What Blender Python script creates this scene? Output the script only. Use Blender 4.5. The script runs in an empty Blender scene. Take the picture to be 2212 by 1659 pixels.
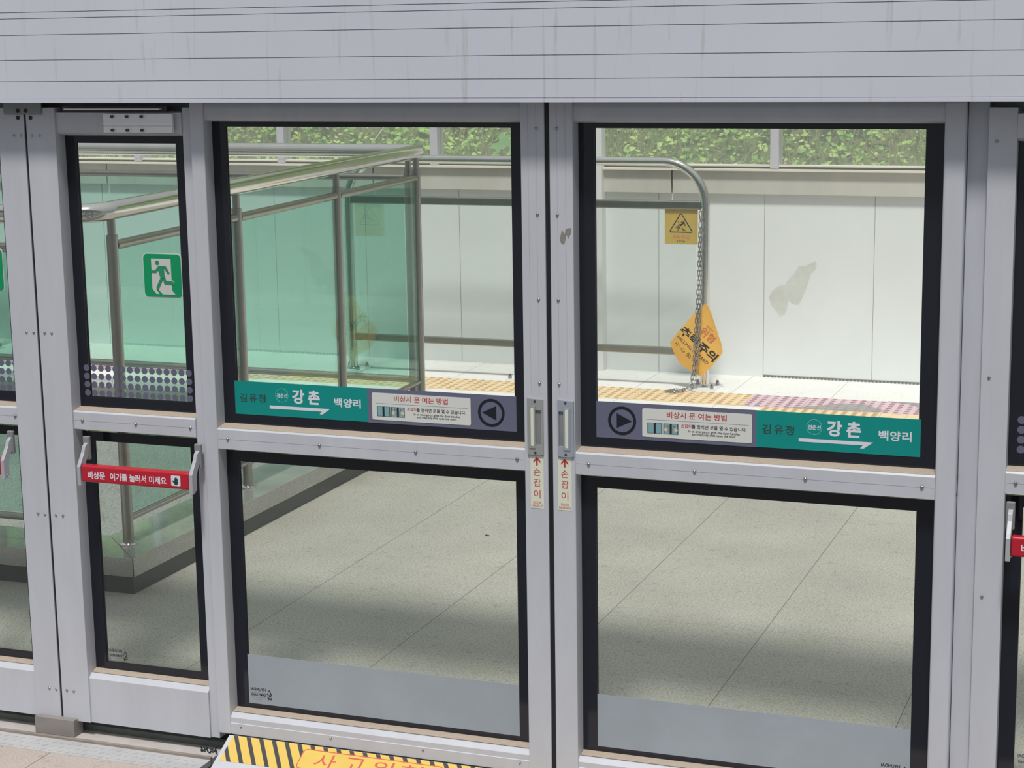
import bpy, bmesh, math, random
from mathutils import Vector, Matrix
random.seed(7)
S = bpy.context.scene
COL = S.collection

# ------------------------------------------------------------------ camera, world, exposure
W, H, FPX = 2212.0, 1659.0, 4036.3
yaw, pitch, roll = 0.360234, 0.187174, -0.0154913
cy, sy, cp, sp, cr, sr = math.cos(yaw), math.sin(yaw), math.cos(pitch), math.sin(pitch), math.cos(roll), math.sin(roll)
fw = Vector((-sy*cp, cy*cp, -sp)); r0 = Vector((cy, sy, 0)); u0 = r0.cross(fw)
cr_ = r0*cr + u0*sr; cu_ = -r0*sr + u0*cr
cam = bpy.data.cameras.new('camera')
cam.sensor_fit = 'HORIZONTAL'; cam.sensor_width = 36.0; cam.lens = FPX/W*36.0
cam.clip_start = 0.05; cam.clip_end = 200
camo = bpy.data.objects.new('camera', cam); COL.objects.link(camo)
m3 = Matrix((cr_, cu_, -fw)).transposed()
camo.matrix_world = Matrix.Translation((1.725, -4.85, 2.154)) @ m3.to_4x4()
S.camera = camo

wd = bpy.data.worlds.new('overcast'); S.world = wd; wd.use_nodes = True
nt = wd.node_tree; nt.nodes.clear()
wo = nt.nodes.new('ShaderNodeOutputWorld'); bg = nt.nodes.new('ShaderNodeBackground')
bg.inputs[0].default_value = (0.90, 0.96, 1.0, 1); bg.inputs[1].default_value = 0.50
tcw = nt.nodes.new('ShaderNodeTexCoord'); sxw = nt.nodes.new('ShaderNodeSeparateXYZ'); nt.links.new(tcw.outputs['Generated'], sxw.inputs[0])
mxw = nt.nodes.new('ShaderNodeMath'); mxw.operation = 'MAXIMUM'; mxw.inputs[1].default_value = 0.0; nt.links.new(sxw.outputs['Z'], mxw.inputs[0])
maw = nt.nodes.new('ShaderNodeMath'); maw.operation = 'MULTIPLY_ADD'; maw.inputs[1].default_value = 0.45; maw.inputs[2].default_value = 0.27   # overcast: zenith brighter than horizon
nt.links.new(mxw.outputs[0], maw.inputs[0]); nt.links.new(maw.outputs[0], bg.inputs[1])
nt.links.new(bg.outputs[0], wo.inputs[0])
S.view_settings.view_transform = 'Standard'; S.view_settings.look = 'None'
S.view_settings.gamma = 1; S.view_settings.use_curve_mapping = False
S.view_settings.exposure = 0.0
# hazy daylight from behind the camera, over the top of the header
sl = bpy.data.lights.new('hazy_sun', 'SUN'); sl.energy = 2.9; sl.angle = math.radians(8); sl.color = (1.0, 0.975, 0.93)
so = bpy.data.objects.new('hazy_sun', sl); COL.objects.link(so)
sd_ = Vector((-0.08, 0.42, -0.905)); so.rotation_euler = sd_.to_track_quat('-Z', 'Y').to_euler(); so.location = (0, -8, 12)
S.cycles.max_bounces = 12; S.cycles.transparent_max_bounces = 24
S.cycles.glossy_bounces = 5; S.cycles.diffuse_bounces = 5
S.cycles.caustics_reflective = False; S.cycles.caustics_refractive = False

# ------------------------------------------------------------------ materials
def new_mat(name):
    m = bpy.data.materials.new(name); m.use_nodes = True
    n = m.node_tree; n.nodes.clear()
    out = n.nodes.new('ShaderNodeOutputMaterial')
    return m, n, out
def L(n, a, b): n.links.new(a, b)
def mat(name, col, rough=0.5, metal=0.0, var=0.0, scale=8.0, bump=0.0, stretch=None, coat=0.0, bscale=None, spec=0.5):
    m, n, out = new_mat(name)
    p = n.nodes.new('ShaderNodeBsdfPrincipled'); L(n, p.outputs[0], out.inputs[0])
    p.inputs['Base Color'].default_value = (*col, 1); p.inputs['Roughness'].default_value = rough
    p.inputs['Metallic'].default_value = metal
    p.inputs['Coat Weight'].default_value = coat
    p.inputs['Specular IOR Level'].default_value = spec
    tc = n.nodes.new('ShaderNodeTexCoord'); mp = n.nodes.new('ShaderNodeMapping')
    L(n, tc.outputs['Object'], mp.inputs[0])
    if stretch: mp.inputs['Scale'].default_value = stretch
    no = n.nodes.new('ShaderNodeTexNoise'); no.inputs['Scale'].default_value = scale; no.inputs['Detail'].default_value = 8
    no.inputs['Roughness'].default_value = 0.65
    L(n, mp.outputs[0], no.inputs['Vector'])
    if var:
        rp = n.nodes.new('ShaderNodeValToRGB')
        rp.color_ramp.elements[0].position = 0.3; rp.color_ramp.elements[1].position = 0.7
        rp.color_ramp.elements[0].color = tuple(c*(1-var) for c in col) + (1,)
        rp.color_ramp.elements[1].color = tuple(min(1, c*(1+var)) for c in col) + (1,)
        L(n, no.outputs['Fac'], rp.inputs[0]); L(n, rp.outputs[0], p.inputs['Base Color'])
    if bump:
        b = n.nodes.new('ShaderNodeBump'); b.inputs['Strength'].default_value = bump; b.inputs['Distance'].default_value = 0.002
        n2 = n.nodes.new('ShaderNodeTexNoise'); n2.inputs['Scale'].default_value = bscale or scale*6; n2.inputs['Detail'].default_value = 5
        L(n, mp.outputs[0], n2.inputs['Vector']); L(n, n2.outputs['Fac'], b.inputs['Height']); L(n, b.outputs[0], p.inputs['Normal'])
    return m
def glass(name, tint, ior=1.45, refl=(1, 1, 1), haze=0.0, hazecol=(0.8, 0.85, 0.82)):
    # thin architectural glass: every face tints once and mirrors by Fresnel
    m, n, out = new_mat(name)
    tr = n.nodes.new('ShaderNodeBsdfTransparent'); tr.inputs[0].default_value = (*tint, 1)
    gl = n.nodes.new('ShaderNodeBsdfGlossy'); gl.inputs[0].default_value = (*refl, 1); gl.inputs['Roughness'].default_value = 0.0
    fr = n.nodes.new('ShaderNodeFresnel'); fr.inputs[0].default_value = ior
    # same reflectance from both sides of the pane
    gm = n.nodes.new('ShaderNodeNewGeometry'); 
    iv = n.nodes.new('ShaderNodeMath'); iv.operation = 'MULTIPLY_ADD'
    L(n, gm.outputs['Backfacing'], iv.inputs[0]); iv.inputs[1].default_value = (1/ior - ior); iv.inputs[2].default_value = ior
    lw = n.nodes.new('ShaderNodeLayerWeight')
    # Schlick from the facing term
    f0 = ((ior-1)/(ior+1))**2
    dt = n.nodes.new('ShaderNodeVectorMath'); dt.operation = 'DOT_PRODUCT'
    L(n, gm.outputs['Normal'], dt.inputs[0]); L(n, gm.outputs['Incoming'], dt.inputs[1])
    ab = n.nodes.new('ShaderNodeMath'); ab.operation = 'ABSOLUTE'; L(n, dt.outputs['Value'], ab.inputs[0])
    om = n.nodes.new('ShaderNodeMath'); om.operation = 'SUBTRACT'; om.inputs[0].default_value = 1; L(n, ab.outputs[0], om.inputs[1])
    pw = n.nodes.new('ShaderNodeMath'); pw.operation = 'POWER'; L(n, om.outputs[0], pw.inputs[0]); pw.inputs[1].default_value = 5
    ma = n.nodes.new('ShaderNodeMath'); ma.operation = 'MULTIPLY_ADD'; L(n, pw.outputs[0], ma.inputs[0])
    ma.inputs[1].default_value = 1-f0; ma.inputs[2].default_value = f0
    n.nodes.remove(fr); n.nodes.remove(iv); n.nodes.remove(lw)
    mx = n.nodes.new('ShaderNodeMixShader'); L(n, ma.outputs[0], mx.inputs[0]); L(n, tr.outputs[0], mx.inputs[1]); L(n, gl.outputs[0], mx.inputs[2])
    last = mx
    if haze:
        df = n.nodes.new('ShaderNodeBsdfDiffuse'); df.inputs[0].default_value = (*hazecol, 1)
        mh = n.nodes.new('ShaderNodeMixShader'); mh.inputs[0].default_value = haze
        L(n, mx.outputs[0], mh.inputs[1]); L(n, df.outputs[0], mh.inputs[2]); last = mh
    L(n, last.outputs[0], out.inputs[0])
    return m

M = {}
M['alu'] = mat('painted_aluminium', (0.53, 0.543, 0.598), 0.42, 0.0, 0.06, 3.0, 0.05, (3, 3, 0.6))
M['alu_in'] = mat('aluminium_recess', (0.42, 0.42, 0.47), 0.45, 0.0, 0.06, 4.0)
M['ledge'] = mat('dusty_ledge', (0.42, 0.345, 0.28), 0.85, 0, 0.12, 150, 0.1)
M['rubber'] = mat('black_rubber', (0.012, 0.012, 0.017), 0.55)
M['frit'] = mat('black_frit', (0.012, 0.014, 0.022), 0.08, 0, 0.0, coat=0.0)
M['screw'] = mat('screw_steel', (0.40, 0.39, 0.38), 0.25, 1.0)
M['dark'] = mat('dark_steel', (0.05, 0.05, 0.055), 0.5, 0.0, 0.1)
M['header'] = mat('header_steel', (0.26, 0.27, 0.275), 0.5, 0.2, 0.1)
M['silver'] = mat('anodised_silver', (0.88, 0.88, 0.90), 0.35, 0.1, 0.03, 5)
M['arm'] = mat('cast_lever_grey', (0.42, 0.43, 0.46), 0.4, 0.1, 0.04, 8)
M['steel'] = mat('brushed_stainless', (0.70, 0.68, 0.64), 0.13, 1.0, 0.06, 6, 0.0, (1, 1, 1))
M['steel2'] = mat('dull_stainless', (0.35, 0.34, 0.31), 0.3, 1.0, 0.10, 9)
M['chain'] = mat('chain_steel', (0.45, 0.45, 0.45), 0.25, 1.0, 0.12, 30)
M['green'] = mat('sign_green', (0.0, 0.265, 0.24), 0.35)
M['slate'] = mat('sticker_slate', (0.135, 0.14, 0.215), 0.4)
M['label'] = mat('label_white', (0.68, 0.69, 0.66), 0.4)
M['white'] = mat('print_white', (0.72, 0.73, 0.80), 0.4)
M['paint_white'] = mat('sign_white', (0.62, 0.60, 0.58), 0.4)
M['mint'] = mat('print_mint', (0.15, 0.62, 0.56), 0.4)
M['faded'] = mat('print_faded', (0.028, 0.062, 0.058), 0.5, 0, 0.5, 60)
M['red_ink'] = mat('red_ink', (0.48, 0.035, 0.04), 0.4)
M['black_ink'] = mat('black_ink', (0.015, 0.015, 0.02), 0.4)
M['grey_ink'] = mat('grey_ink', (0.32, 0.33, 0.33), 0.4)
M['exit'] = mat('exit_green', (0.0, 0.30, 0.115), 0.35)
M['exitman'] = mat('exit_man_green', (0.02, 0.27, 0.13), 0.4)
M['red'] = mat('red_bar', (0.50, 0.010, 0.030), 0.3, 0, 0.04, 6, coat=0.3)
M['hand'] = mat('hand_green', (0.01, 0.06, 0.06), 0.4)
M['glow'] = mat('luminous_strip', (0.72, 0.73, 0.61), 0.4)
M['handle_l'] = mat('handle_warm_grey', (0.36, 0.37, 0.36), 0.35, 0.2)
M['handle_r'] = mat('handle_cool_grey', (0.37, 0.40, 0.47), 0.35, 0.2)
M['dot'] = mat('dot_film', (0.13, 0.13, 0.20), 0.45, 0, 0.06, 20)
M['film'] = mat('frosted_film', (0.33, 0.37, 0.42), 0.5, 0, 0.07, 5)
M['tape_red'] = mat('tape_red', (0.60, 0.11, 0.09), 0.5)
M['tape_yellow'] = mat('tape_yellow', (0.72, 0.50, 0.11), 0.5, 0, 0.06, 12)
M['sign_yellow'] = mat('drop_sign_yellow', (0.56, 0.40, 0.10), 0.5, 0, 0.06, 14)
M['flag'] = mat('hazard_flag_orange', (0.82, 0.46, 0.09), 0.6, 0, 0.07, 7)
M['flag_red'] = mat('flag_red_print', (0.62, 0.16, 0.06), 0.6)
M['sign_red'] = mat('sign_red_print', (0.62, 0.18, 0.13), 0.6)
M['block'] = mat('stop_block', (0.27, 0.25, 0.235), 0.6, 0.1, 0.10, 12, 0.1)
M['moss'] = mat('mossy_gap', (0.035, 0.040, 0.018), 0.9, 0, 0.4, 40)
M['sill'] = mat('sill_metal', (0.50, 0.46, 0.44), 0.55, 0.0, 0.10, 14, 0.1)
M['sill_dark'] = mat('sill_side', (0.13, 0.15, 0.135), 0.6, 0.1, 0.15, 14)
M['sill_rail'] = mat('sill_rail', (0.27, 0.235, 0.21), 0.6, 0.0, 0.15, 14)
M['tread'] = mat('tread_plate', (0.46, 0.455, 0.46), 0.6, 0.0, 0.10, 10, 0.1)
M['skirt'] = mat('dark_skirting', (0.038, 0.046, 0.047), 0.35, 0, 0.12, 8)
M['wallp'] = mat('wall_panel', (0.80, 0.83, 0.83), 0.55, 0, 0.035, 1.6)
M['capm'] = mat('concrete_cap', (0.60, 0.585, 0.53), 0.8, 0, 0.10, 3, 0.1, (1, 1, 0.4))
M['cream'] = mat('cream_trim', (0.80, 0.78, 0.70), 0.6, 0, 0.04, 6)
M['cream_d'] = mat('trim_groove', (0.30, 0.27, 0.24), 0.7)
M['mull'] = mat('mullion_paint', (0.62, 0.60, 0.66), 0.5, 0, 0.03, 6)
M['column'] = mat('column_paint', (0.80, 0.80, 0.80), 0.6, 0, 0.03, 5)
M['canopy'] = mat('canopy_soffit', (0.62, 0.63, 0.64), 0.6, 0, 0.04, 2)
M['track'] = mat('track_bed', (0.13, 0.125, 0.12), 0.95, 0, 0.3, 20)
M['patch'] = mat('grey_mortar', (0.33, 0.34, 0.32), 0.9, 0, 0.25, 40, 0.2)
M['seam'] = mat('seam_dark', (0.20, 0.20, 0.19), 0.8)
M['stain'] = mat('wall_stain', (0.665, 0.68, 0.64), 0.7, 0, 0.10, 9)
M['glass_door'] = glass('door_glass', (0.972, 0.984, 0.970), 1.42, (1, 1, 1), 0.012, (0.8, 0.82, 0.8))
M['glass_green'] = glass('green_glass', (0.72, 0.87, 0.82), 1.66, (0.85, 1, 0.95))
M['glass_clear'] = glass('pale_glass', (0.965, 0.982, 0.975), 1.38)
M['glass_barrier'] = glass('barrier_glass', (0.95, 0.97, 0.95), 1.42, (1, 1, 1), 0.13, (0.82, 0.84, 0.78))

# fascia: painted planks with rain streaks
def fascia_mat():
    m, n, out = new_mat('fascia_paint')
    p = n.nodes.new('ShaderNodeBsdfPrincipled'); L(n, p.outputs[0], out.inputs[0]); p.inputs['Roughness'].default_value = 0.5
    tc = n.nodes.new('ShaderNodeTexCoord')
    mp = n.nodes.new('ShaderNodeMapping'); mp.inputs['Scale'].default_value = (16, 1, 0.9); L(n, tc.outputs['Object'], mp.inputs[0])
    ns = n.nodes.new('ShaderNodeTexNoise'); ns.inputs['Scale'].default_value = 3.0; ns.inputs['Detail'].default_value = 7; ns.inputs['Distortion'].default_value = 0.5
    L(n, mp.outputs[0], ns.inputs['Vector'])
    r = n.nodes.new('ShaderNodeValToRGB'); e = r.color_ramp.elements
    e[0].position = 0.60; e[0].color = (0, 0, 0, 1); e[1].position = 0.78; e[1].color = (1, 1, 1, 1)
    L(n, ns.outputs['Fac'], r.inputs[0])
    nb = n.nodes.new('ShaderNodeTexNoise'); nb.inputs['Scale'].default_value = 2.2; nb.inputs['Detail'].default_value = 6
    L(n, tc.outputs['Object'], nb.inputs['Vector'])
    rb = n.nodes.new('ShaderNodeValToRGB'); eb = rb.color_ramp.elements
    eb[0].position = 0.3; eb[0].color = (0.60, 0.615, 0.695, 1); eb[1].position = 0.7; eb[1].color = (0.635, 0.65, 0.73, 1)
    L(n, nb.outputs['Fac'], rb.inputs[0])
    mx = n.nodes.new('ShaderNodeMixRGB'); mx.inputs[2].default_value = (0.47, 0.455, 0.46, 1)
    ml = n.nodes.new('ShaderNodeMath'); ml.operation = 'MULTIPLY'; ml.inputs[1].default_value = 0.85; L(n, r.outputs[0], ml.inputs[0])
    L(n, ml.outputs[0], mx.inputs[0]); L(n, rb.outputs[0], mx.inputs[1]); L(n, mx.outputs[0], p.inputs['Base Color'])
    return m
M['fascia'] = fascia_mat()

# granite floor with joint grid in real positions
def floor_mat(name, c1, c2, speck, rough=0.45, joints=True, x0=-1.517, px=0.6, ys=(0.931, 1.541, 3.167, 3.80, 4.40, 5.0), sscale=180, coat=0.0, xmin=-99.0):
    m, n, out = new_mat(name)
    p = n.nodes.new('ShaderNodeBsdfPrincipled'); L(n, p.outputs[0], out.inputs[0]); p.inputs['Roughness'].default_value = rough; p.inputs['Coat Weight'].default_value = coat; p.inputs['Coat Roughness'].default_value = 0.04; p.inputs['Coat IOR'].default_value = 2.1
    tc = n.nodes.new('ShaderNodeTexCoord')
    n1 = n.nodes.new('ShaderNodeTexNoise'); n1.inputs['Scale'].default_value = 1.7; n1.inputs['Detail'].default_value = 7
    n2 = n.nodes.new('ShaderNodeTexNoise'); n2.inputs['Scale'].default_value = sscale; n2.inputs['Detail'].default_value = 3
    L(n, tc.outputs['Object'], n1.inputs['Vector']); L(n, tc.outputs['Object'], n2.inputs['Vector'])
    r1 = n.nodes.new('ShaderNodeValToRGB'); e = r1.color_ramp.elements
    e[0].position = 0.32; e[0].color = (*c1, 1); e[1].position = 0.68; e[1].color = (*c2, 1); L(n, n1.outputs['Fac'], r1.inputs[0])
    r2 = n.nodes.new('ShaderNodeValToRGB'); e = r2.color_ramp.elements
    e[0].position = 0.30; e[0].color = (1-speck, 1-speck, 1-speck, 1); e[1].position = 0.62; e[1].color = (1+speck*0.3,)*3 + (1,); L(n, n2.outputs['Fac'], r2.inputs[0])
    mu = n.nodes.new('ShaderNodeMixRGB'); mu.blend_type = 'MULTIPLY'; mu.inputs[0].default_value = 1
    L(n, r1.outputs[0], mu.inputs[1]); L(n, r2.outputs[0], mu.inputs[2]); last = mu.outputs[0]
    # sparse dark scuffs
    n3 = n.nodes.new('ShaderNodeTexNoise'); n3.inputs['Scale'].default_value = 22; n3.inputs['Detail'].default_value = 8; n3.inputs['Roughness'].default_value = 0.75
    L(n, tc.outputs['Object'], n3.inputs['Vector'])
    r3 = n.nodes.new('ShaderNodeValToRGB'); e = r3.color_ramp.elements
    e[0].position = 0.30; e[0].color = (0.60, 0.60, 0.58, 1); e[1].position = 0.44; e[1].color = (1, 1, 1, 1); L(n, n3.outputs['Fac'], r3.inputs[0])
    mu3 = n.nodes.new('ShaderNodeMixRGB'); mu3.blend_type = 'MULTIPLY'; mu3.inputs[0].default_value = 1
    L(n, last, mu3.inputs[1]); L(n, r3.outputs[0], mu3.inputs[2]); last = mu3.outputs[0]
    if joints:
        sx = n.nodes.new('ShaderNodeSeparateXYZ'); L(n, tc.outputs['Object'], sx.inputs[0])
        def lin(sock, pos, w):
            a = n.nodes.new('ShaderNodeMath'); a.operation = 'SUBTRACT'; L(n, sock, a.inputs[0]); a.inputs[1].default_value = pos
            b = n.nodes.new('ShaderNodeMath'); b.operation = 'ABSOLUTE'; L(n, a.outputs[0], b.inputs[0])
            c = n.nodes.new('ShaderNodeMath'); c.operation = 'LESS_THAN'; L(n, b.outputs[0], c.inputs[0]); c.inputs[1].default_value = w
            return c.outputs[0]
        a = n.nodes.new('ShaderNodeMath'); a.operation = 'SUBTRACT'; L(n, sx.outputs['X'], a.inputs[0]); a.inputs[1].default_value = x0 + px/2
        b = n.nodes.new('ShaderNodeMath'); b.operation = 'DIVIDE'; L(n, a.outputs[0], b.inputs[0]); b.inputs[1].default_value = px
        c = n.nodes.new('ShaderNodeMath'); c.operation = 'FRACT'; L(n, b.outputs[0], c.inputs[0])
        xm = lin(c.outputs[0], 0.5, 0.0015/px)
        gt = n.nodes.new('ShaderNodeMath'); gt.operation = 'GREATER_THAN'; L(n, sx.outputs['X'], gt.inputs[0]); gt.inputs[1].default_value = xmin
        gm_ = n.nodes.new('ShaderNodeMath'); gm_.operation = 'MULTIPLY'; L(n, xm, gm_.inputs[0]); L(n, gt.outputs[0], gm_.inputs[1])
        masks = [gm_.outputs[0]]
        for y in ys:
            h_ = n.nodes.new('ShaderNodeMath'); h_.operation = 'MULTIPLY'; L(n, lin(sx.outputs['Y'], y, 0.0012), h_.inputs[0]); h_.inputs[1].default_value = 0.45; masks.append(h_.outputs[0])
        acc = masks[0]
        for k in masks[1:]:
            q = n.nodes.new('ShaderNodeMath'); q.operation = 'MAXIMUM'; L(n, acc, q.inputs[0]); L(n, k, q.inputs[1]); acc = q.outputs[0]
        mj = n.nodes.new('ShaderNodeMixRGB'); mj.inputs[2].default_value = (c1[0]*0.33, c1[1]*0.33, c1[2]*0.30, 1)
        L(n, acc, mj.inputs[0]); L(n, last, mj.inputs[1]); last = mj.outputs[0]
    L(n, last, p.inputs['Base Color'])
    return m
M['floor'] = floor_mat('granite_floor', (0.375, 0.362, 0.315), (0.465, 0.447, 0.395), 0.36, 0.5, xmin=-2.0, sscale=125)
M['floor_far'] = floor_mat('pale_granite_strip', (0.80, 0.785, 0.755), (0.87, 0.855, 0.83), 0.13, 0.55, ys=())
M['stone'] = floor_mat('ledge_stone', (0.44, 0.37, 0.33), (0.52, 0.45, 0.41), 0.22, 0.7, x0=-1.62, px=0.6, ys=())
M['granite'] = floor_mat('speckled_granite', (0.29, 0.295, 0.265), (0.37, 0.375, 0.34), 0.55, 0.16, joints=False, sscale=300, coat=1.0)
M['granite_wall'] = floor_mat('granite_cladding', (0.50, 0.53, 0.50), (0.56, 0.58, 0.55), 0.4, 0.4, joints=False, sscale=260)

def stripe_mat():
    m, n, out = new_mat('hazard_stripes')
    p = n.nodes.new('ShaderNodeBsdfPrincipled'); L(n, p.outputs[0], out.inputs[0]); p.inputs['Roughness'].default_value = 0.5
    tc = n.nodes.new('ShaderNodeTexCoord'); sx = n.nodes.new('ShaderNodeSeparateXYZ'); L(n, tc.outputs['Object'], sx.inputs[0])
    a = n.nodes.new('ShaderNodeMath'); a.operation = 'MULTIPLY_ADD'; L(n, sx.outputs['Y'], a.inputs[0]); a.inputs[1].default_value = 0.068/0.106
    L(n, sx.outputs['X'], a.inputs[2])
    b = n.nodes.new('ShaderNodeMath'); b.operation = 'DIVIDE'; L(n, a.outputs[0], b.inputs[0]); b.inputs[1].default_value = 0.0440
    b2 = n.nodes.new('ShaderNodeMath'); b2.operation = 'ADD'; L(n, b.outputs[0], b2.inputs[0]); b2.inputs[1].default_value = 0.76 + 40
    c = n.nodes.new('ShaderNodeMath'); c.operation = 'FRACT'; L(n, b2.outputs[0], c.inputs[0])
    d = n.nodes.new('ShaderNodeMath'); d.operation = 'LESS_THAN'; L(n, c.outputs[0], d.inputs[0]); d.inputs[1].default_value = 0.34
    mx = n.nodes.new('ShaderNodeMixRGB'); mx.inputs[1].default_value = (0.72, 0.50, 0.11, 1); mx.inputs[2].default_value = (0.055, 0.05, 0.06, 1)
    L(n, d.outputs[0], mx.inputs[0]); L(n, mx.outputs[0], p.inputs['Base Color'])
    return m
M['stripes'] = stripe_mat()

def leaf_mat(name, cols, scale=9):
    m, n, out = new_mat(name)
    tc = n.nodes.new('ShaderNodeTexCoord'); no = n.nodes.new('ShaderNodeTexNoise'); no.inputs['Scale'].default_value = scale; no.inputs['Detail'].default_value = 4
    L(n, tc.outputs['Object'], no.inputs['Vector'])
    r = n.nodes.new('ShaderNodeValToRGB'); e = r.color_ramp.elements
    e[0].position = 0.33; e[0].color = (*cols[0], 1); e[1].position = 0.67; e[1].color = (*cols[-1], 1)
    for k, c in enumerate(cols[1:-1]):
        q = e.new(0.33 + 0.34*(k+1)/(len(cols)-1)); q.color = (*c, 1)
    L(n, no.outputs['Fac'], r.inputs[0])
    d = n.nodes.new('ShaderNodeBsdfDiffuse'); t = n.nodes.new('ShaderNodeBsdfTranslucent'); L(n, r.outputs[0], d.inputs[0]); L(n, r.outputs[0], t.inputs[0])
    mx = n.nodes.new('ShaderNodeMixShader'); mx.inputs[0].default_value = 0.35; L(n, d.outputs[0], mx.inputs[1]); L(n, t.outputs[0], mx.inputs[2]); L(n, mx.outputs[0], out.inputs[0])
    return m
M['leaf'] = leaf_mat('vine_leaves', [(0.12, 0.24, 0.07), (0.32, 0.56, 0.16), (0.60, 0.82, 0.27), (0.82, 0.92, 0.40)], 7)
M['leaf_big'] = leaf_mat('lobed_leaves', [(0.20, 0.42, 0.18), (0.32, 0.55, 0.26)], 5)
M['grass'] = leaf_mat('dry_grass', [(0.30, 0.34, 0.13), (0.52, 0.50, 0.30), (0.62, 0.56, 0.40)], 11)
M['twig'] = mat('dry_twig', (0.62, 0.53, 0.42), 0.8, 0, 0.15, 20)
M['soil'] = leaf_mat('bank_undergrowth', [(0.14, 0.17, 0.08), (0.26, 0.29, 0.14), (0.24, 0.23, 0.14)], 9)
M['leaf_far'] = leaf_mat('bank_leaves', [(0.14, 0.26, 0.06), (0.34, 0.60, 0.12), (0.52, 0.78, 0.20)], 2)
M['tac_y'] = mat('tactile_yellow', (0.80, 0.62, 0.38), 0.7, 0, 0.06, 10)
M['tac_yd'] = mat('tactile_yellow_dot', (0.50, 0.34, 0.18), 0.7, 0, 0.10, 10)
M['tac_p'] = mat('tactile_pink', (0.68, 0.50, 0.54), 0.7, 0, 0.06, 10)
M['tac_pd'] = mat('tactile_pink_dot', (0.36, 0.22, 0.27), 0.7, 0, 0.10, 10)
M['pic_blue'] = mat('picture_blue', (0.22, 0.40, 0.44), 0.4)
M['pic_dark'] = mat('picture_dark', (0.05, 0.09, 0.10), 0.4)
M['pic_skin'] = mat('picture_hand', (0.70, 0.58, 0.38), 0.4)

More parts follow.
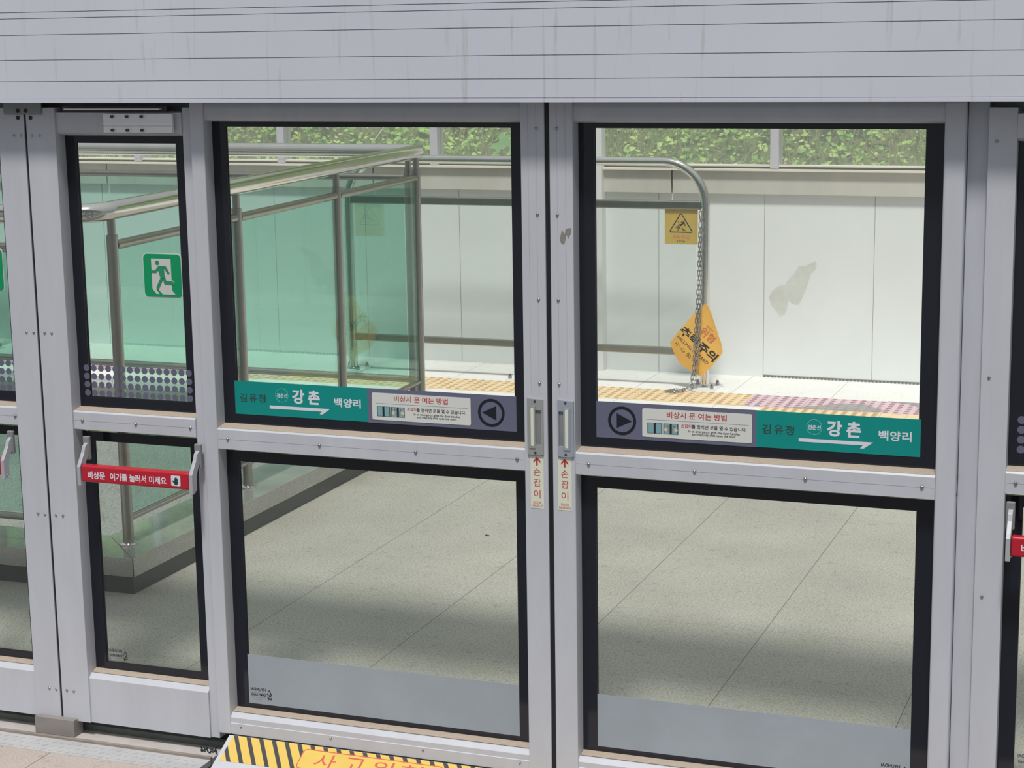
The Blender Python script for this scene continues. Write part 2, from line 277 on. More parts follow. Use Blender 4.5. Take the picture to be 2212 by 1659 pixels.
# ------------------------------------------------------------------ mesh helpers
class MB:
    def __init__(self): self.v = []; self.f = []; self.mi = []; self.cur = 0
    def add(self, vs, fs):
        b = len(self.v); self.v += [tuple(p) for p in vs]
        for f in fs: self.f.append([b+i for i in f]); self.mi.append(self.cur)
        return self
    def box(self, x0, x1, y0, y1, z0, z1):
        return self.add([(x0,y0,z0),(x1,y0,z0),(x1,y1,z0),(x0,y1,z0),(x0,y0,z1),(x1,y0,z1),(x1,y1,z1),(x0,y1,z1)],
                 [(0,3,2,1),(4,5,6,7),(0,1,5,4),(1,2,6,5),(2,3,7,6),(3,0,4,7)])
    def plate(self, poly, y0, y1):   # polygon in the xz plane, thickness y0 (front) to y1
        n = len(poly); a = sum(poly[i][0]*poly[(i+1) % n][1]-poly[(i+1) % n][0]*poly[i][1] for i in range(n))
        if a < 0: poly = poly[::-1]
        vs = [(p[0], y0, p[1]) for p in poly] + [(p[0], y1, p[1]) for p in poly]
        fs = [tuple(range(n)), tuple(range(2*n-1, n-1, -1))] + [(i, n+i, n+(i+1) % n, (i+1) % n) for i in range(n)]
        return self.add(vs, fs)
    def profx(self, prof, x0, x1):   # polygon in the yz plane run along x
        n = len(prof)
        vs = [(x0, p[0], p[1]) for p in prof] + [(x1, p[0], p[1]) for p in prof]
        a = sum(prof[i][0]*prof[(i+1) % n][1]-prof[(i+1) % n][0]*prof[i][1] for i in range(n))
        fs = [tuple(range(n-1, -1, -1)), tuple(range(n, 2*n))] + [(i, (i+1) % n, n+(i+1) % n, n+i) for i in range(n)]
        if a < 0: fs = [f[::-1] for f in fs]
        return self.add(vs, fs)
    def flat(self, poly, z0, z1):    # polygon in the xy plane
        n = len(poly); a = sum(poly[i][0]*poly[(i+1) % n][1]-poly[(i+1) % n][0]*poly[i][1] for i in range(n))
        if a < 0: poly = poly[::-1]
        vs = [(p[0], p[1], z1) for p in poly] + [(p[0], p[1], z0) for p in poly]
        fs = [tuple(range(n)), tuple(range(2*n-1, n-1, -1))] + [(i, n+i, n+(i+1) % n, (i+1) % n) for i in range(n)]
        return self.add(vs, fs)
    def ring(self, outer, inner, y0, y1):  # same-length loops in xz
        n = len(outer)
        vs = [(p[0], y0, p[1]) for p in outer] + [(p[0], y0, p[1]) for p in inner] + [(p[0], y1, p[1]) for p in outer] + [(p[0], y1, p[1]) for p in inner]
        fs = []
        for i in range(n):
            j = (i+1) % n
            fs += [(i, j, n+j, n+i), (2*n+i, 3*n+i, 3*n+j, 2*n+j), (i, 2*n+i, 2*n+j, j), (n+i, n+j, 3*n+j, 3*n+i)]
        return self.add(vs, fs)
    def tube(self, pts, r, seg=14, closed=False, caps=True):
        pts = [Vector(p) for p in pts]; n = len(pts); rs = r if isinstance(r, (list, tuple)) else [r]*n
        vs = []; up = None
        for i, p in enumerate(pts):
            a = pts[(i-1) % n] if (closed or i > 0) else p; b = pts[(i+1) % n] if (closed or i < n-1) else p
            t = (b-a).normalized()
            if up is None: up = t.orthogonal().normalized()
            up = (up - t*up.dot(t)).normalized(); s = t.cross(up)
            for k in range(seg):
                an = 2*math.pi*k/seg; vs.append(p + (up*math.cos(an) + s*math.sin(an))*rs[i])
        fs = []
        m = n if closed else n-1
        for i in range(m):
            for k in range(seg):
                a = i*seg+k; b = i*seg+(k+1) % seg; c = ((i+1) % n)*seg+(k+1) % seg; d = ((i+1) % n)*seg+k
                fs.append((a, b, c, d))
        if caps and not closed: fs += [tuple(range(seg-1, -1, -1)), tuple((n-1)*seg+k for k in range(seg))]
        return self.add(vs, fs)
    def dome(self, c, r, h, ax='y', seg=12, rings=3):  # rounded head facing -y, +z or an axis vector
        vs = []
        for j in range(rings):
            a = j/rings*math.pi/2
            for k in range(seg):
                t = 2*math.pi*k/seg; vs.append((r*math.cos(a)*math.cos(t), r*math.cos(a)*math.sin(t), h*math.sin(a)))
        vs.append((0, 0, h))
        def tr(p):
            if ax == 'y': return (c[0]+p[0], c[1]-p[2], c[2]+p[1])
            if ax == 'x': return (c[0]+p[2], c[1]+p[0], c[2]+p[1])
            return (c[0]+p[0], c[1]+p[1], c[2]+p[2])
        vs = [tr(p) for p in vs]; fs = []
        for j in range(rings-1):
            for k in range(seg):
                fs.append((j*seg+k, j*seg+(k+1) % seg, (j+1)*seg+(k+1) % seg, (j+1)*seg+k))
        for k in range(seg): fs.append(((rings-1)*seg+k, (rings-1)*seg+(k+1) % seg, rings*seg))
        return self.add(vs, fs)
    def build(self, name, mats, parent=None, bevel=0, smooth=False, seg=2):
        me = bpy.data.meshes.new(name); me.from_pydata(self.v, [], self.f)
        if not isinstance(mats, (list, tuple)): mats = [mats]
        for m in mats: me.materials.append(M[m] if isinstance(m, str) else m)
        for p, i in zip(me.polygons, self.mi): p.material_index = i
        bm = bmesh.new(); bm.from_mesh(me)
        bmesh.ops.recalc_face_normals(bm, faces=bm.faces)
        if bevel:
            es = [e for e in bm.edges if len(e.link_faces) == 2 and e.calc_face_angle(0) > 0.6]
            bmesh.ops.bevel(bm, geom=es, offset=bevel, segments=seg, profile=0.5, affect='EDGES', clamp_overlap=True)
        bm.to_mesh(me); bm.free()
        if smooth:
            for p in me.polygons: p.use_smooth = True
            me.update()
            try: me.set_sharp_from_angle(angle=math.radians(38))
            except Exception: pass
        o = bpy.data.objects.new(name, me); COL.objects.link(o)
        if parent: o.parent = parent
        return o
def tag(o, label=None, cat=None, group=None, kind=None):
    if label: o['label'] = label
    if cat: o['category'] = cat
    if group: o['group'] = group
    if kind: o['kind'] = kind
    return o
def empty(name, loc=(0, 0, 0)):
    o = bpy.data.objects.new(name, None); COL.objects.link(o); o.location = loc; o.empty_display_size = 0.1; return o
def reroot(root):       # put the Empty at the base of what it holds, children stay where they are
    pass
def struct(o, label=None): o['kind'] = 'structure'; o['category'] = 'structure'; o['label'] = label or 'part of the place'; return o
def rrect(x0, x1, z0, z1, r, n=5):
    out = []
    for cx, cz, a0 in ((x1-r, z0+r, -90), (x1-r, z1-r, 0), (x0+r, z1-r, 90), (x0+r, z0+r, 180)):
        for k in range(n+1):
            a = math.radians(a0+90*k/n); out.append((cx+r*math.cos(a), cz+r*math.sin(a)))
    return out
def circ(cx, cz, r, n=36): return [(cx+r*math.cos(2*math.pi*k/n), cz+r*math.sin(2*math.pi*k/n)) for k in range(n)]
def stroke(pts, w, n=7):   # capsule strokes as polygons (round ends), list of polys
    out = []
    for (a, b) in zip(pts[:-1], pts[1:]):
        dx, dz = b[0]-a[0], b[1]-a[1]; an = math.atan2(dz, dx); p = []
        for k in range(n+1): t = an-math.pi/2+math.pi*k/n; p.append((b[0]+w/2*math.cos(t), b[1]+w/2*math.sin(t)))
        for k in range(n+1): t = an+math.pi/2+math.pi*k/n; p.append((a[0]+w/2*math.cos(t), a[1]+w/2*math.sin(t)))
        out.append(p)
    return out
FACE = lambda Y: (lambda u, v, w: (u, Y-w, v))
def text(s, box, mapf, m, name, parent, bold=0.0, thick=0.0008, mirror=False, rot=0.0, space=1.0, fit=True):
    cu = bpy.data.curves.new('txt', 'FONT'); cu.body = s; cu.size = 1; cu.resolution_u = 3; cu.offset = bold; cu.space_character = space
    cu.align_x = 'CENTER'; cu.space_line = 0.85
    o = bpy.data.objects.new('txt', cu); COL.objects.link(o)
    bpy.context.view_layer.update()
    dg = bpy.context.evaluated_depsgraph_get(); ev = o.evaluated_get(dg)
    me0 = bpy.data.meshes.new_from_object(ev)
    bpy.data.objects.remove(o); bpy.data.curves.remove(cu)
    bm = bmesh.new(); bm.from_mesh(me0); bpy.data.meshes.remove(me0)
    xs = [v.co.x for v in bm.verts]; ys = [v.co.y for v in bm.verts]
    if not xs: bm.free(); return None
    x0, x1, y0, y1 = min(xs), max(xs), min(ys), max(ys)
    u0, u1, v0, v1 = box; sx = (u1-u0)/(x1-x0); sv = (v1-v0)/(y1-y0)
    bmesh.ops.remove_doubles(bm, verts=bm.verts, dist=0.0005)
    ret = bmesh.ops.extrude_face_region(bm, geom=bm.faces[:])
    top = {e for e in ret['geom'] if isinstance(e, bmesh.types.BMVert)}
    cx, cv = (u0+u1)/2, (v0+v1)/2; ca, sa = math.cos(rot), math.sin(rot)
    for v in bm.verts:
        u = (v.co.x-x0)*sx+u0; q = (v.co.y-y0)*sv+v0
        if mirror: u = u0+u1-u
        du, dq = u-cx, q-cv
        u, q = cx+du*ca-dq*sa, cv+du*sa+dq*ca
        v.co = Vector(mapf(u, q, thick if v in top else 0.0))
    bmesh.ops.recalc_face_normals(bm, faces=bm.faces)
    me = bpy.data.meshes.new(name); bm.to_mesh(me); bm.free(); me.materials.append(M[m])
    for p in me.polygons: p.use_smooth = False
    o = bpy.data.objects.new(name, me); COL.objects.link(o)
    if parent: o.parent = parent
    return o
_screw = None
def screw(x, y, z, parent, r=0.0045, name='rivet'):
    global _screw
    if _screw is None:
        o = MB().dome((0, 0, 0), 0.0045, 0.0042, 'y', 14, 4).build(name, 'screw', parent, smooth=True); _screw = o
    else:
        o = _screw.copy(); COL.objects.link(o); o.name = name
    o.parent = parent; o.location = (x, y, z); o.scale = (r/0.0045,)*3
    return o

# ================================================================== THE SETTING
# --- platform floor with the stair opening
HX0, HX1, HY0, HY1 = -7.4, -2.43, 1.50, 4.34
b = MB()
b.box(-9.5, 5, 0.10, HY0, -0.16, 0); b.box(HX1, 5, HY0, HY1, -0.16, 0); b.box(-9.5, 5, HY1, 5.18, -0.16, 0); b.box(-9.5, HX0, HY0, HY1, -0.16, 0)
struct(b.build('floor', 'floor'), 'grey speckled granite platform floor')
struct(MB().box(-9.5, 5, 5.18, 6.7, -0.16, 0).build('floor_edge', 'floor_far'), 'pale granite strip along the far edge of the platform')
# --- stairwell lining
b = MB(); b.box(HX0-0.1, HX1+0.1, HY1, HY1+0.12, -3.0, -0.16); b.box(HX0-0.1, HX1+0.1, HY0-0.12, HY0, -3.0, -0.16)
b.box(HX1, HX1+0.12, HY0, HY1, -3.0, -0.16); b.box(HX0-0.12, HX0, HY0, HY1, -3.0, -0.16)
struct(b.build('wall_stairwell', 'granite_wall'), 'grey granite cladding inside the stairwell')
b = MB()
for k in range(17): b.box(HX0+0.28*k, HX0+0.28*(k+1), HY0, HY1, -3.0, -0.17-0.165*k)
struct(b.build('stairs', 'granite_wall'), 'granite steps going down inside the railing')
# --- far wall
b = MB().box(-9.5, 5, 6.45, 6.62, 0.0, 1.14)
wall = struct(b.build('wall_far', 'wallp'), 'white panel wall at the far side of the platform')
b = MB()
for k in range(-9, 7):
    x = -0.853+0.676*k
    b.box(x-0.0010, x+0.0010, 6.4488, 6.4515, 0.004, 1.139)
b.build('panel_seam', 'seam', wall)
b = MB()
x = -0.85
while x < 0.9: b.box(x, x+0.012, 6.444, 6.4495, 0.0, 0.010); x += 0.0225
b.box(-0.85, 0.9, 6.446, 6.4495, 0.010, 0.014); b.build('vent_strip', 'seam', wall)
# irregular water stain, flush sheet of discoloured paint
st = [(-0.822,0.50),(-0.80,0.545),(-0.765,0.575),(-0.72,0.585),(-0.70,0.62),(-0.665,0.655),(-0.64,0.70),(-0.60,0.705),(-0.575,0.715),(-0.54,0.735),(-0.525,0.725),(-0.530,0.69),(-0.56,0.66),(-0.575,0.61),(-0.59,0.56),(-0.615,0.50),(-0.64,0.462),(-0.675,0.47),(-0.70,0.49),(-0.705,0.44),(-0.725,0.395),(-0.752,0.385),(-0.775,0.42),(-0.805,0.455)]
MB().plate(st, 6.4493, 6.4503).build('stain', 'stain', wall)
# concrete cap and cream trim
b = MB(); xs = [-9.5, -7.56, -5.519, -3.477, -1.436, 0.61, 2.65, 5]
for a, c in zip(xs[:-1], xs[1:]): b.box(a+0.004, c-0.004, 6.418, 6.70, 1.14, 1.285)
struct(b.build('trim_1', 'capm', bevel=0.003), 'concrete capping on the far wall')
b = MB(); b.profx([(6.39, 1.285), (6.72, 1.285), (6.72, 1.298), (6.39, 1.298)], -9.5, 5); b.profx([(6.41, 1.312), (6.46, 1.312), (6.46, 1.322), (6.41, 1.322)], -9.5, 5)
struct(b.build('trim_2', 'cream'), 'cream sill lines on the far wall')
struct(MB().box(-9.5, 5, 6.425, 6.455, 1.298, 1.312).build('trim_3', 'cream_d'), 'dark groove in the sill')
# noise-barrier mullions and panes
wn = 1
mx = [-9.69, -8.58, -7.47, -6.36, -5.25, -4.142, -3.030, -1.92, -0.785, 0.34, 1.46, 2.58]
for i in range(len(mx)-1):
    r = empty('window_%d' % (i+1), (mx[i], 6.45, 1.32)); r['kind'] = 'structure'; r['category'] = 'window'; r['label'] = 'noise barrier bay of clear glass above the far wall'
    MB().box(0.027, mx[i+1]-mx[i]-0.027, 0.0, 0.010, 0.0, 1.5).build('pane', 'glass_barrier', r)
    b = MB(); b.box(-0.0265, 0.0265, -0.055, 0.06, 0.002, 1.5); b.box(-0.0265, 0.0265, -0.055, -0.01, -0.02, 0.002)
    b.build('mullion', 'mull', r, bevel=0.002)
c = MB().box(-2.12, -1.877, 6.37, 6.449, 0.0, 3.2).build('wall_pillar', 'column'); struct(c, 'white pillar standing against the far wall')
# platform canopy
# track side
struct(MB().box(-12, 8, -14, -0.62, -1.35, -1.2).build('ground_track', 'track'), 'ballast of the track bed')
struct(MB().box(-9.5, 5, -0.62, -0.1505, -1.3, -0.0615).build('floor_ledge', 'stone'), 'brown stone ledge in front of the doors')

# ================================================================== HEADER FASCIA
zs = [1.974, 2.025, 2.0875, 2.161, 2.209, 2.227, 2.30, 2.40, 2.50]
prof = [(0.0, 1.9638), (-0.080, 1.9628)]
for i, z in enumerate(zs):
    y = -0.080 if i == 0 else -0.0785
    prof += [(y, z-0.0012), (y+0.006, z), (-0.0785, z+0.0012)]
prof += [(-0.0785, 2.56), (0.0, 2.56)]
f = empty('header_panel', (0, -0.06, 1.964))
o = MB().profx([(p[0]+0.06, p[1]-1.964) for p in prof], -4.6, 3.6).build('fascia', 'fascia', f)
b = MB(); b.box(-4.6, 3.6, 0.0602, 0.36, 0.0, 0.596); b.box(-4.6, 3.6, 0.1345, 0.36, -0.034, 0.0); b.build('header_frame', 'header', f)
tag(f, 'long blue-grey horizontally grooved header panel with rain streaks above the glass doors', 'panel')

# ================================================================== SLIDING DOORS
YG = 0.052     # front face of the glass
def pane(parent, cx0, cx1, cz0, cz1, bx0, bx1, bz0, bz1, name):
    g = MB().box(bx0-0.006, bx1+0.006, YG, YG+0.010, bz0-0.004, bz1+0.004).build(name, 'glass_door', parent)
    o = [(bx0-0.006, bz0-0.004), (bx1+0.006, bz0-0.004), (bx1+0.006, bz1+0.004), (bx0-0.006, bz1+0.004)]
    i = [(cx0, cz0), (cx1, cz0), (cx1, cz1), (cx0, cz1)]
    MB().ring(o, i, YG-0.0012, YG-0.0002).build('black_border', 'frit', g)
    # printed border on the platform side of the same pane
    MB().ring(o, i, YG+0.0102, YG+0.0112).build('back_border', 'frit', g)
    return g
def hrail(parent, name, x0, x1, zt_back, zt_front, z0, yf=0.004, groove=None, mt='alu'):
    # face bar with a dusty sloping ledge up to the glass
    b = MB(); b.profx([(yf, z0), (YG+0.02, z0), (YG+0.02, zt_back-0.004), (YG-0.002, zt_back), (yf+0.004, zt_front), (yf, zt_front-0.005)], x0, x1)
    b.cur = 1
    b.profx([(yf+0.0045, zt_front-0.0005), (YG-0.002, zt_back-0.001), (YG-0.002, zt_back+0.0012), (yf+0.0045, zt_front+0.0012)], x0+0.001, x1-0.001)
    o = b.build(name, [mt, 'ledge'], parent)
    if groove:
        MB().box(x0+0.002, x1-0.002, yf-0.0004, yf+0.0005, groove-0.0006, groove+0.0006).build('groove_line', 'alu_in', o)
    return o
def label_open(parent, x0):      # "how to open in an emergency" label, lower left corner at x0
    lab = MB().plate(rrect(x0, x0+0.312, 1.0335, 1.1145, 0.005), YG-0.0030, YG-0.0024).build('instruction_label', 'label', parent)
    F = FACE(YG-0.0031)
    text('비상시 문 여는 방법', (x0+0.071, x0+0.241, 1.0905, 1.1085), F, 'red_ink', 'title_text', lab, 0.012, 0.00012)
    MB().box(x0+0.011, x0+0.303, YG-0.0034, YG-0.0030, 1.0832, 1.0840).build('divider', 'grey_ink', lab)
    b = MB()
    for k, px in enumerate((x0+0.015, x0+0.061)):
        b.cur = 0; b.box(px, px+0.043, YG-0.0034, YG-0.0030, 1.0445, 1.0745)
        b.cur = 1; b.box(px+0.003, px+0.018, YG-0.0037, YG-0.00345, 1.0455, 1.0735); b.box(px+0.025, px+0.040, YG-0.0037, YG-0.00345, 1.0455, 1.0735)
        b.cur = 2; b.box(px+0.0195, px+0.0235, YG-0.0037, YG-0.00345, 1.0445, 1.0745)
        if k == 1:
            b.cur = 3
            b.plate(circ(px+0.007, 1.057, 0.0052, 12), YG-0.0040, YG-0.0038); b.plate(circ(px+0.0365, 1.057, 0.0052, 12), YG-0.0040, YG-0.0038)
            b.cur = 4
            for qx in (px+0.0125, px+0.031): b.plate([(qx-0.002, 1.0655), (qx+0.002, 1.0655), (qx, 1.0715)], YG-0.0041, YG-0.0038)
            for qx in (px+0.0158, px+0.0272): b.plate([(qx-0.0005, 1.048), (qx+0.0005, 1.048), (qx+0.0005, 1.064), (qx-0.0005, 1.064)], YG-0.0041, YG-0.0038)
    b.build('picture_pair', ['pic_dark', 'pic_blue', 'black_ink', 'pic_skin', 'red_ink'], lab)
    text('손잡이', (x0+0.112, x0+0.141, 1.0655, 1.0755), F, 'red_ink', 'red_text', lab, 0.015, 0.00012)
    text('를 젖히면 문을 열 수 있습니다.', (x0+0.142, x0+0.297, 1.0640, 1.0755), F, 'black_ink', 'body_text', lab, 0.012, 0.00012)
    text('In an emergency, grab the door handles\nand manually slide open the door.', (x0+0.133, x0+0.278, 1.0435, 1.0600), F, 'black_ink', 'english_text', lab, 0.008, 0.00012)
    return lab
def station(parent, x0, x1):
    st = MB().box(x0, x1, YG-0.0022, YG-0.0014, 1.0245, 1.1265).build('station_sticker', 'green', parent)
    F = FACE(YG-0.0023)
    w = 0.0003
    d = x0+1.017
    for ch_, (a_, c_) in zip('김유정', ((-1.001, -0.977), (-0.968, -0.943), (-0.938, -0.913))): text(ch_, (a_+d, c_+d, 1.063, 1.089), F, 'faded', 'old_station_letter', st, 0.015, 0.00012)
    for ch_, (a_, c_) in zip('강촌', ((-0.824, -0.783), (-0.771, -0.732))): text(ch_, (a_+d, c_+d, 1.0665, 1.1100), F, 'white', 'station_letter', st, 0.035, 0.00012)
    text('백양리', (-0.685+d, -0.598+d, 1.064, 1.091), F, 'white', 'station_name', st, 0.022, 0.00012)
    b = MB(); b.ring(circ(-0.858+d, 1.089, 0.0215, 32), circ(-0.858+d, 1.089, 0.0203, 32), YG-0.0027, YG-0.0023); b.build('line_circle', 'mint', st)
    text('경춘선', (-0.8755+d, -0.8405+d, 1.0815, 1.0950), F, 'white', 'line_name', st, 0.02, 0.00012)
    a = [(-0.900, 1.0462), (-0.726, 1.0455), (-0.733, 1.0395), (-0.724, 1.0375), (-0.700, 1.0565), (-0.706, 1.0570), (-0.900, 1.0560)]
    a = [(-0.900, 1.0470), (-0.7265, 1.0470), (-0.7340, 1.0385), (-0.7240, 1.0385), (-0.6990, 1.0565), (-0.900, 1.0565)]
    MB().plate([(p[0]+d, p[1]) for p in a], YG-0.0027, YG-0.0023).build('arrow', 'white', st)
    return st
def arrow_sticker(parent, x0, x1, cx, dirn):
    s = MB().box(x0, x1, YG-0.0022, YG-0.0014, 1.0235, 1.1268).build('info_sticker', 'slate', parent)
    MB().ring(circ(cx, 1.0747, 0.0410, 40), circ(cx, 1.0747, 0.0330, 40), YG-0.0028, YG-0.0023).build('direction_ring', 'frit', s)
    t = 0.0285
    MB().plate([(cx+dirn*0.028, 1.0745), (cx-dirn*0.0155, 1.0955), (cx-dirn*0.0155, 1.0535)], YG-0.0028, YG-0.0023).build('direction_triangle', 'frit', s)
    return s
def maker_mark(parent, x0, z0, s=1.0, back=YG-0.0006, full=True):   # seen from behind, so mirrored
    F = FACE(back)
    b = MB(); cx = x0+0.064*s
    b.plate([(cx-0.008*s, z0+0.0245*s), (cx-0.006*s, z0+0.0245*s), (cx, z0+0.040*s), (cx+0.001*s, z0+0.0405*s)], back-0.0004, back)
    b.plate([(cx+0.001*s, z0+0.0405*s), (cx-0.001*s, z0+0.0385*s), (cx+0.006*s, z0+0.0238*s), (cx+0.0095*s, z0+0.0238*s)], back-0.0004, back)
    b.plate([(cx-0.008*s, z0+0.0238*s), (cx+0.0095*s, z0+0.0238*s), (cx+0.009*s, z0+0.0246*s), (cx-0.008*s, z0+0.0246*s)], back-0.0005, back-0.0001)
    b.plate([(cx-0.003*s, z0+0.003*s), (cx-0.003*s, z0+0.016*s), (cx-0.0065*s, z0+0.0185*s), (cx-0.0052*s, z0+0.003*s)], back-0.0004, back)
    b.plate([(cx-0.001*s, z0+0.008*s), (cx+0.008*s, z0+0.008*s), (cx+0.009*s, z0+0.015*s), (cx+0.0035*s, z0+0.0115*s), (cx-0.003*s, z0+0.0155*s)], back-0.0005, back-0.0001)
    b.plate([(cx+0.0045*s, z0+0.0165*s), (cx+0.0085*s, z0+0.0185*s), (cx+0.002*s, z0+0.0225*s), (cx-0.0015*s, z0+0.019*s)], back-0.0005, back-0.0001)
    k = b.build('maker_mark', 'black_ink', parent)
    text('HYUNDAI', (x0, x0+0.052*s, z0+0.0330*s, z0+0.0430*s), F, 'black_ink', 'mark_text', k, 0.02, 0.00012, mirror=True)
    MB().box(x0+0.001*s, x0+0.052*s, back-0.0004, back, z0+0.0270*s, z0+0.0295*s).build('mark_line', 'grey_ink', k)
    text('SAMYANG', (x0+0.002*s, x0+0.052*s, z0+0.0165*s, z0+0.0245*s), F, 'black_ink', 'mark_text', k, 0.02, 0.00012, mirror=True)
    MB().box(x0+0.004*s, x0+0.052*s, back-0.0004, back, z0+0.0120*s, z0+0.0134*s).build('mark_line', 'grey_ink', k)
    MB().box(x0+0.009*s, x0+0.038*s, back-0.0004, back, z0+0.0050*s, z0+0.0080*s).build('mark_line', 'grey_ink', k)
    return k
def handle(parent, x0, x1, side, hm):   # side = +1: grip opening towards +x
    r = MB()
    zb, zt = 0.9715, 1.1355
    # face plate as frame around the pocket and the flap
    cxp0, cxp1 = (x0+0.0245, x1-0.0060) if side > 0 else (x0+0.0040, x1-0.0295)
    pz0, pz1 = 1.0020, 1.1020
    r.plate([(x0, zb+0.003), (x0+0.012, zb), (x1-0.012, zb), (x1, zb+0.003), (x1, pz0), (x0, pz0)], -0.006, 0.0)
    r.plate([(x0, pz1), (x1, pz1), (x1, zt-0.002), (x0, zt)], -0.006, 0.0)
    r.plate([(x0, pz0), (cxp0, pz0), (cxp0, pz1), (x0, pz1)], -0.006, 0.0)
    r.plate([(cxp1, pz0), (x1, pz0), (x1, pz1), (cxp1, pz1)], -0.006, 0.0)
    h = r.build('door_handle', hm, parent, bevel=0.0008)
    MB().box(cxp0, cxp1, -0.0008, -0.0003, pz0, pz1).build('pocket', 'header', h)
    fx0, fx1 = (x0+0.006, x0+0.0250) if side > 0 else (x1-0.0300, x1-0.010)
    MB().box(fx0, fx1, -0.0085, -0.0062, 0.9920, 1.1145).build('flap', hm, h, bevel=0.001)
    sc = (fx0+fx1)/2+ (0.001 if side > 0 else 0)
    MB().plate(rrect(sc-0.0042, sc+0.0042, 0.9985, 1.1090, 0.0041), -0.0098, -0.0086).build('luminous_strip', 'glow', h)
    for z in (zb+0.0075, zt-0.0085):
        q = MB(); q.plate(circ((x0+x1)/2, z, 0.0038, 16), -0.0066, -0.0061); q.build('screw_hole', 'dark', h)
    return h
def handle_label(parent, x0, x1):
    lb = MB().box(x0, x1, -0.0008, -0.0001, 0.8165, 0.9690).build('handle_label', 'glow', parent)
    cx = (x0+x1)/2; F = FACE(-0.0009); w = x1-x0
    b = MB(); b.box(cx-0.0025, cx+0.0025, -0.0013, -0.0009, 0.9420, 0.9600)
    b.plate([(cx, 0.9665), (cx+0.0105, 0.9545), (cx+0.0105, 0.9490), (cx, 0.9600), (cx-0.0105, 0.9490), (cx-0.0105, 0.9545)], -0.0013, -0.0009)
    b.build('arrow', 'red_ink', lb)
    text('손', (cx-0.0105, cx+0.0105, 0.9115, 0.9335), F, 'red_ink', 'label_text', lb, 0.0, 0.00012)
    text('잡', (cx-0.0105, cx+0.0110, 0.8800, 0.9030), F, 'red_ink', 'label_text', lb, 0.0, 0.00012)
    text('이', (cx-0.0105, cx+0.0095, 0.8460, 0.8705), F, 'red_ink', 'label_text', lb, 0.0, 0.00012)
    text('DOOR\nHANDLES', (cx-0.0175, cx+0.0170, 0.8205, 0.8370), F, 'red_ink', 'label_text', lb, 0.0, 0.00012)
    return lb
def sliding_door(x0, x1, mirror):
    """x0..x1 outer edges; the meeting stile is on the right unless mirror"""
    root = empty('sliding_door', (0, 0, 0))
    if not mirror:
        outer = (-1.101, -1.056); inner = (-0.0665, 0.0030)
    else:
        outer = (1.0790, 1.1330); inner = (0.0175, 0.0845)
    b = MB(); b.box(outer[0], outer[1], 0.0, YG+0.02, 0.012, 1.962); b.build('outer_stile', 'alu', root, bevel=0.0035 if not mirror else 0.007, seg=3)
    b = MB(); b.box(inner[0], inner[1], 0.0, YG+0.02, 0.012, 1.962); st = b.build('meeting_stile', 'alu', root, bevel=0.002)
    for gx in ((inner[0]+0.022, inner[0]+0.046)):
        MB().box(gx-0.0004, gx+0.0004, -0.0003, 0.0005, 1.15, 1.955).build('extrusion_line', 'alu_in', st)
    rx0, rx1 = (outer[1], inner[0]) if not mirror else (inner[1], outer[0])
    # top rail with rounded lower edge
    b = MB(); b.profx([(0.010, 1.962), (0.006, 1.945), (0.006, 1.918), (0.010, 1.909), (0.020, 1.904), (YG+0.02, 1.902), (YG+0.02, 1.962)], rx0, rx1)
    b.build('top_rail', 'alu', root)
    hrail(root, 'middle_rail', rx0, rx1, 0.9935, 0.9875, 0.9235, 0.0035, 0.9545)
    # bottom rail: cream bevel, stepped face
    b = MB()
    b.profx([(0.0035, 0.013), (0.0035, 0.048), (0.0055, 0.0495), (0.0055, 0.066), (0.017, 0.079), (YG-0.002, 0.085), (YG+0.02, 0.085), (YG+0.02, 0.013)], rx0, rx1)
    b.cur = 1; b.profx([(0.020, 0.0815), (YG-0.002, 0.0857), (YG-0.002, 0.0872), (0.020, 0.0825)], rx0+0.001, rx1-0.001)
    b.build('bottom_rail', ['alu', 'ledge'], root)
    if not mirror:
        c = (-1.0105, -0.1135); bx = (-1.060, -0.087)
    else:
        c = (0.1315, 1.0265); bx = (0.087, 1.075)
    up = pane(root, c[0], c[1], 1.026, 1.8875, bx[0], bx[1], 0.9945, 1.8985, 'upper_pane')
    lo = pane(root, c[0]-0.003, c[1], 0.1025, 0.8765, bx[0], bx[1], 0.0875, 0.9055, 'lower_pane')
    # frosted protective band
    MB().box(c[0]-0.003, c[1], YG-0.0009, YG-0.0002, 0.1025, 0.2615).build('frosted_band', 'film', lo)
    if not mirror:
        station(up, -1.017, -0.5765); arrow_sticker(up, -0.5763, -0.1085, -0.1855, -1); label_open(up, -0.561)
        maker_mark(lo, -1.007, 0.112, 1.0, YG-0.0011)
        rx = (-1.022, -0.715, -0.405, -0.091); bxs = (-1.021, -0.712, -0.406, -0.097); sx = -0.0190
        handle(root, -0.0560, -0.0085, 1, 'handle_l'); handle_label(root, -0.0495, -0.0100)
    else:
        station(up, 0.590, 1.0325); arrow_sticker(up, 0.1315, 0.5898, 0.2070, 1); label_open(up, 0.2660)
        maker_mark(lo, 0.948, 0.112, 1.0, YG-0.0011)
        rx = (0.123, 0.429, 0.736, 1.046); bxs = (0.123, 0.429, 0.736, 1.046); sx = 0.0390
        handle(root, 0.0345, 0.0825, -1, 'handle_r'); handle_label(root, 0.0330, 0.0735)
    for x in rx: screw(x, 0.0033, 0.9550, root, 0.0052)
    for x in bxs: screw(x, 0.0033, 0.0400, root, 0.0036)
    for z in (1.8885, 1.6530, 1.4160, 1.1790): screw(sx, 0.0, z, root, 0.0045)
    # rubber edge where the leaves meet
    if not mirror: MB().box(0.0032, 0.0100, 0.006, 0.050, 0.012, 1.96).build('rubber_seal', 'rubber', root)
    else: MB().box(0.0104, 0.0172, 0.006, 0.050, 0.012, 1.96).build('rubber_seal', 'rubber', root)
    return root
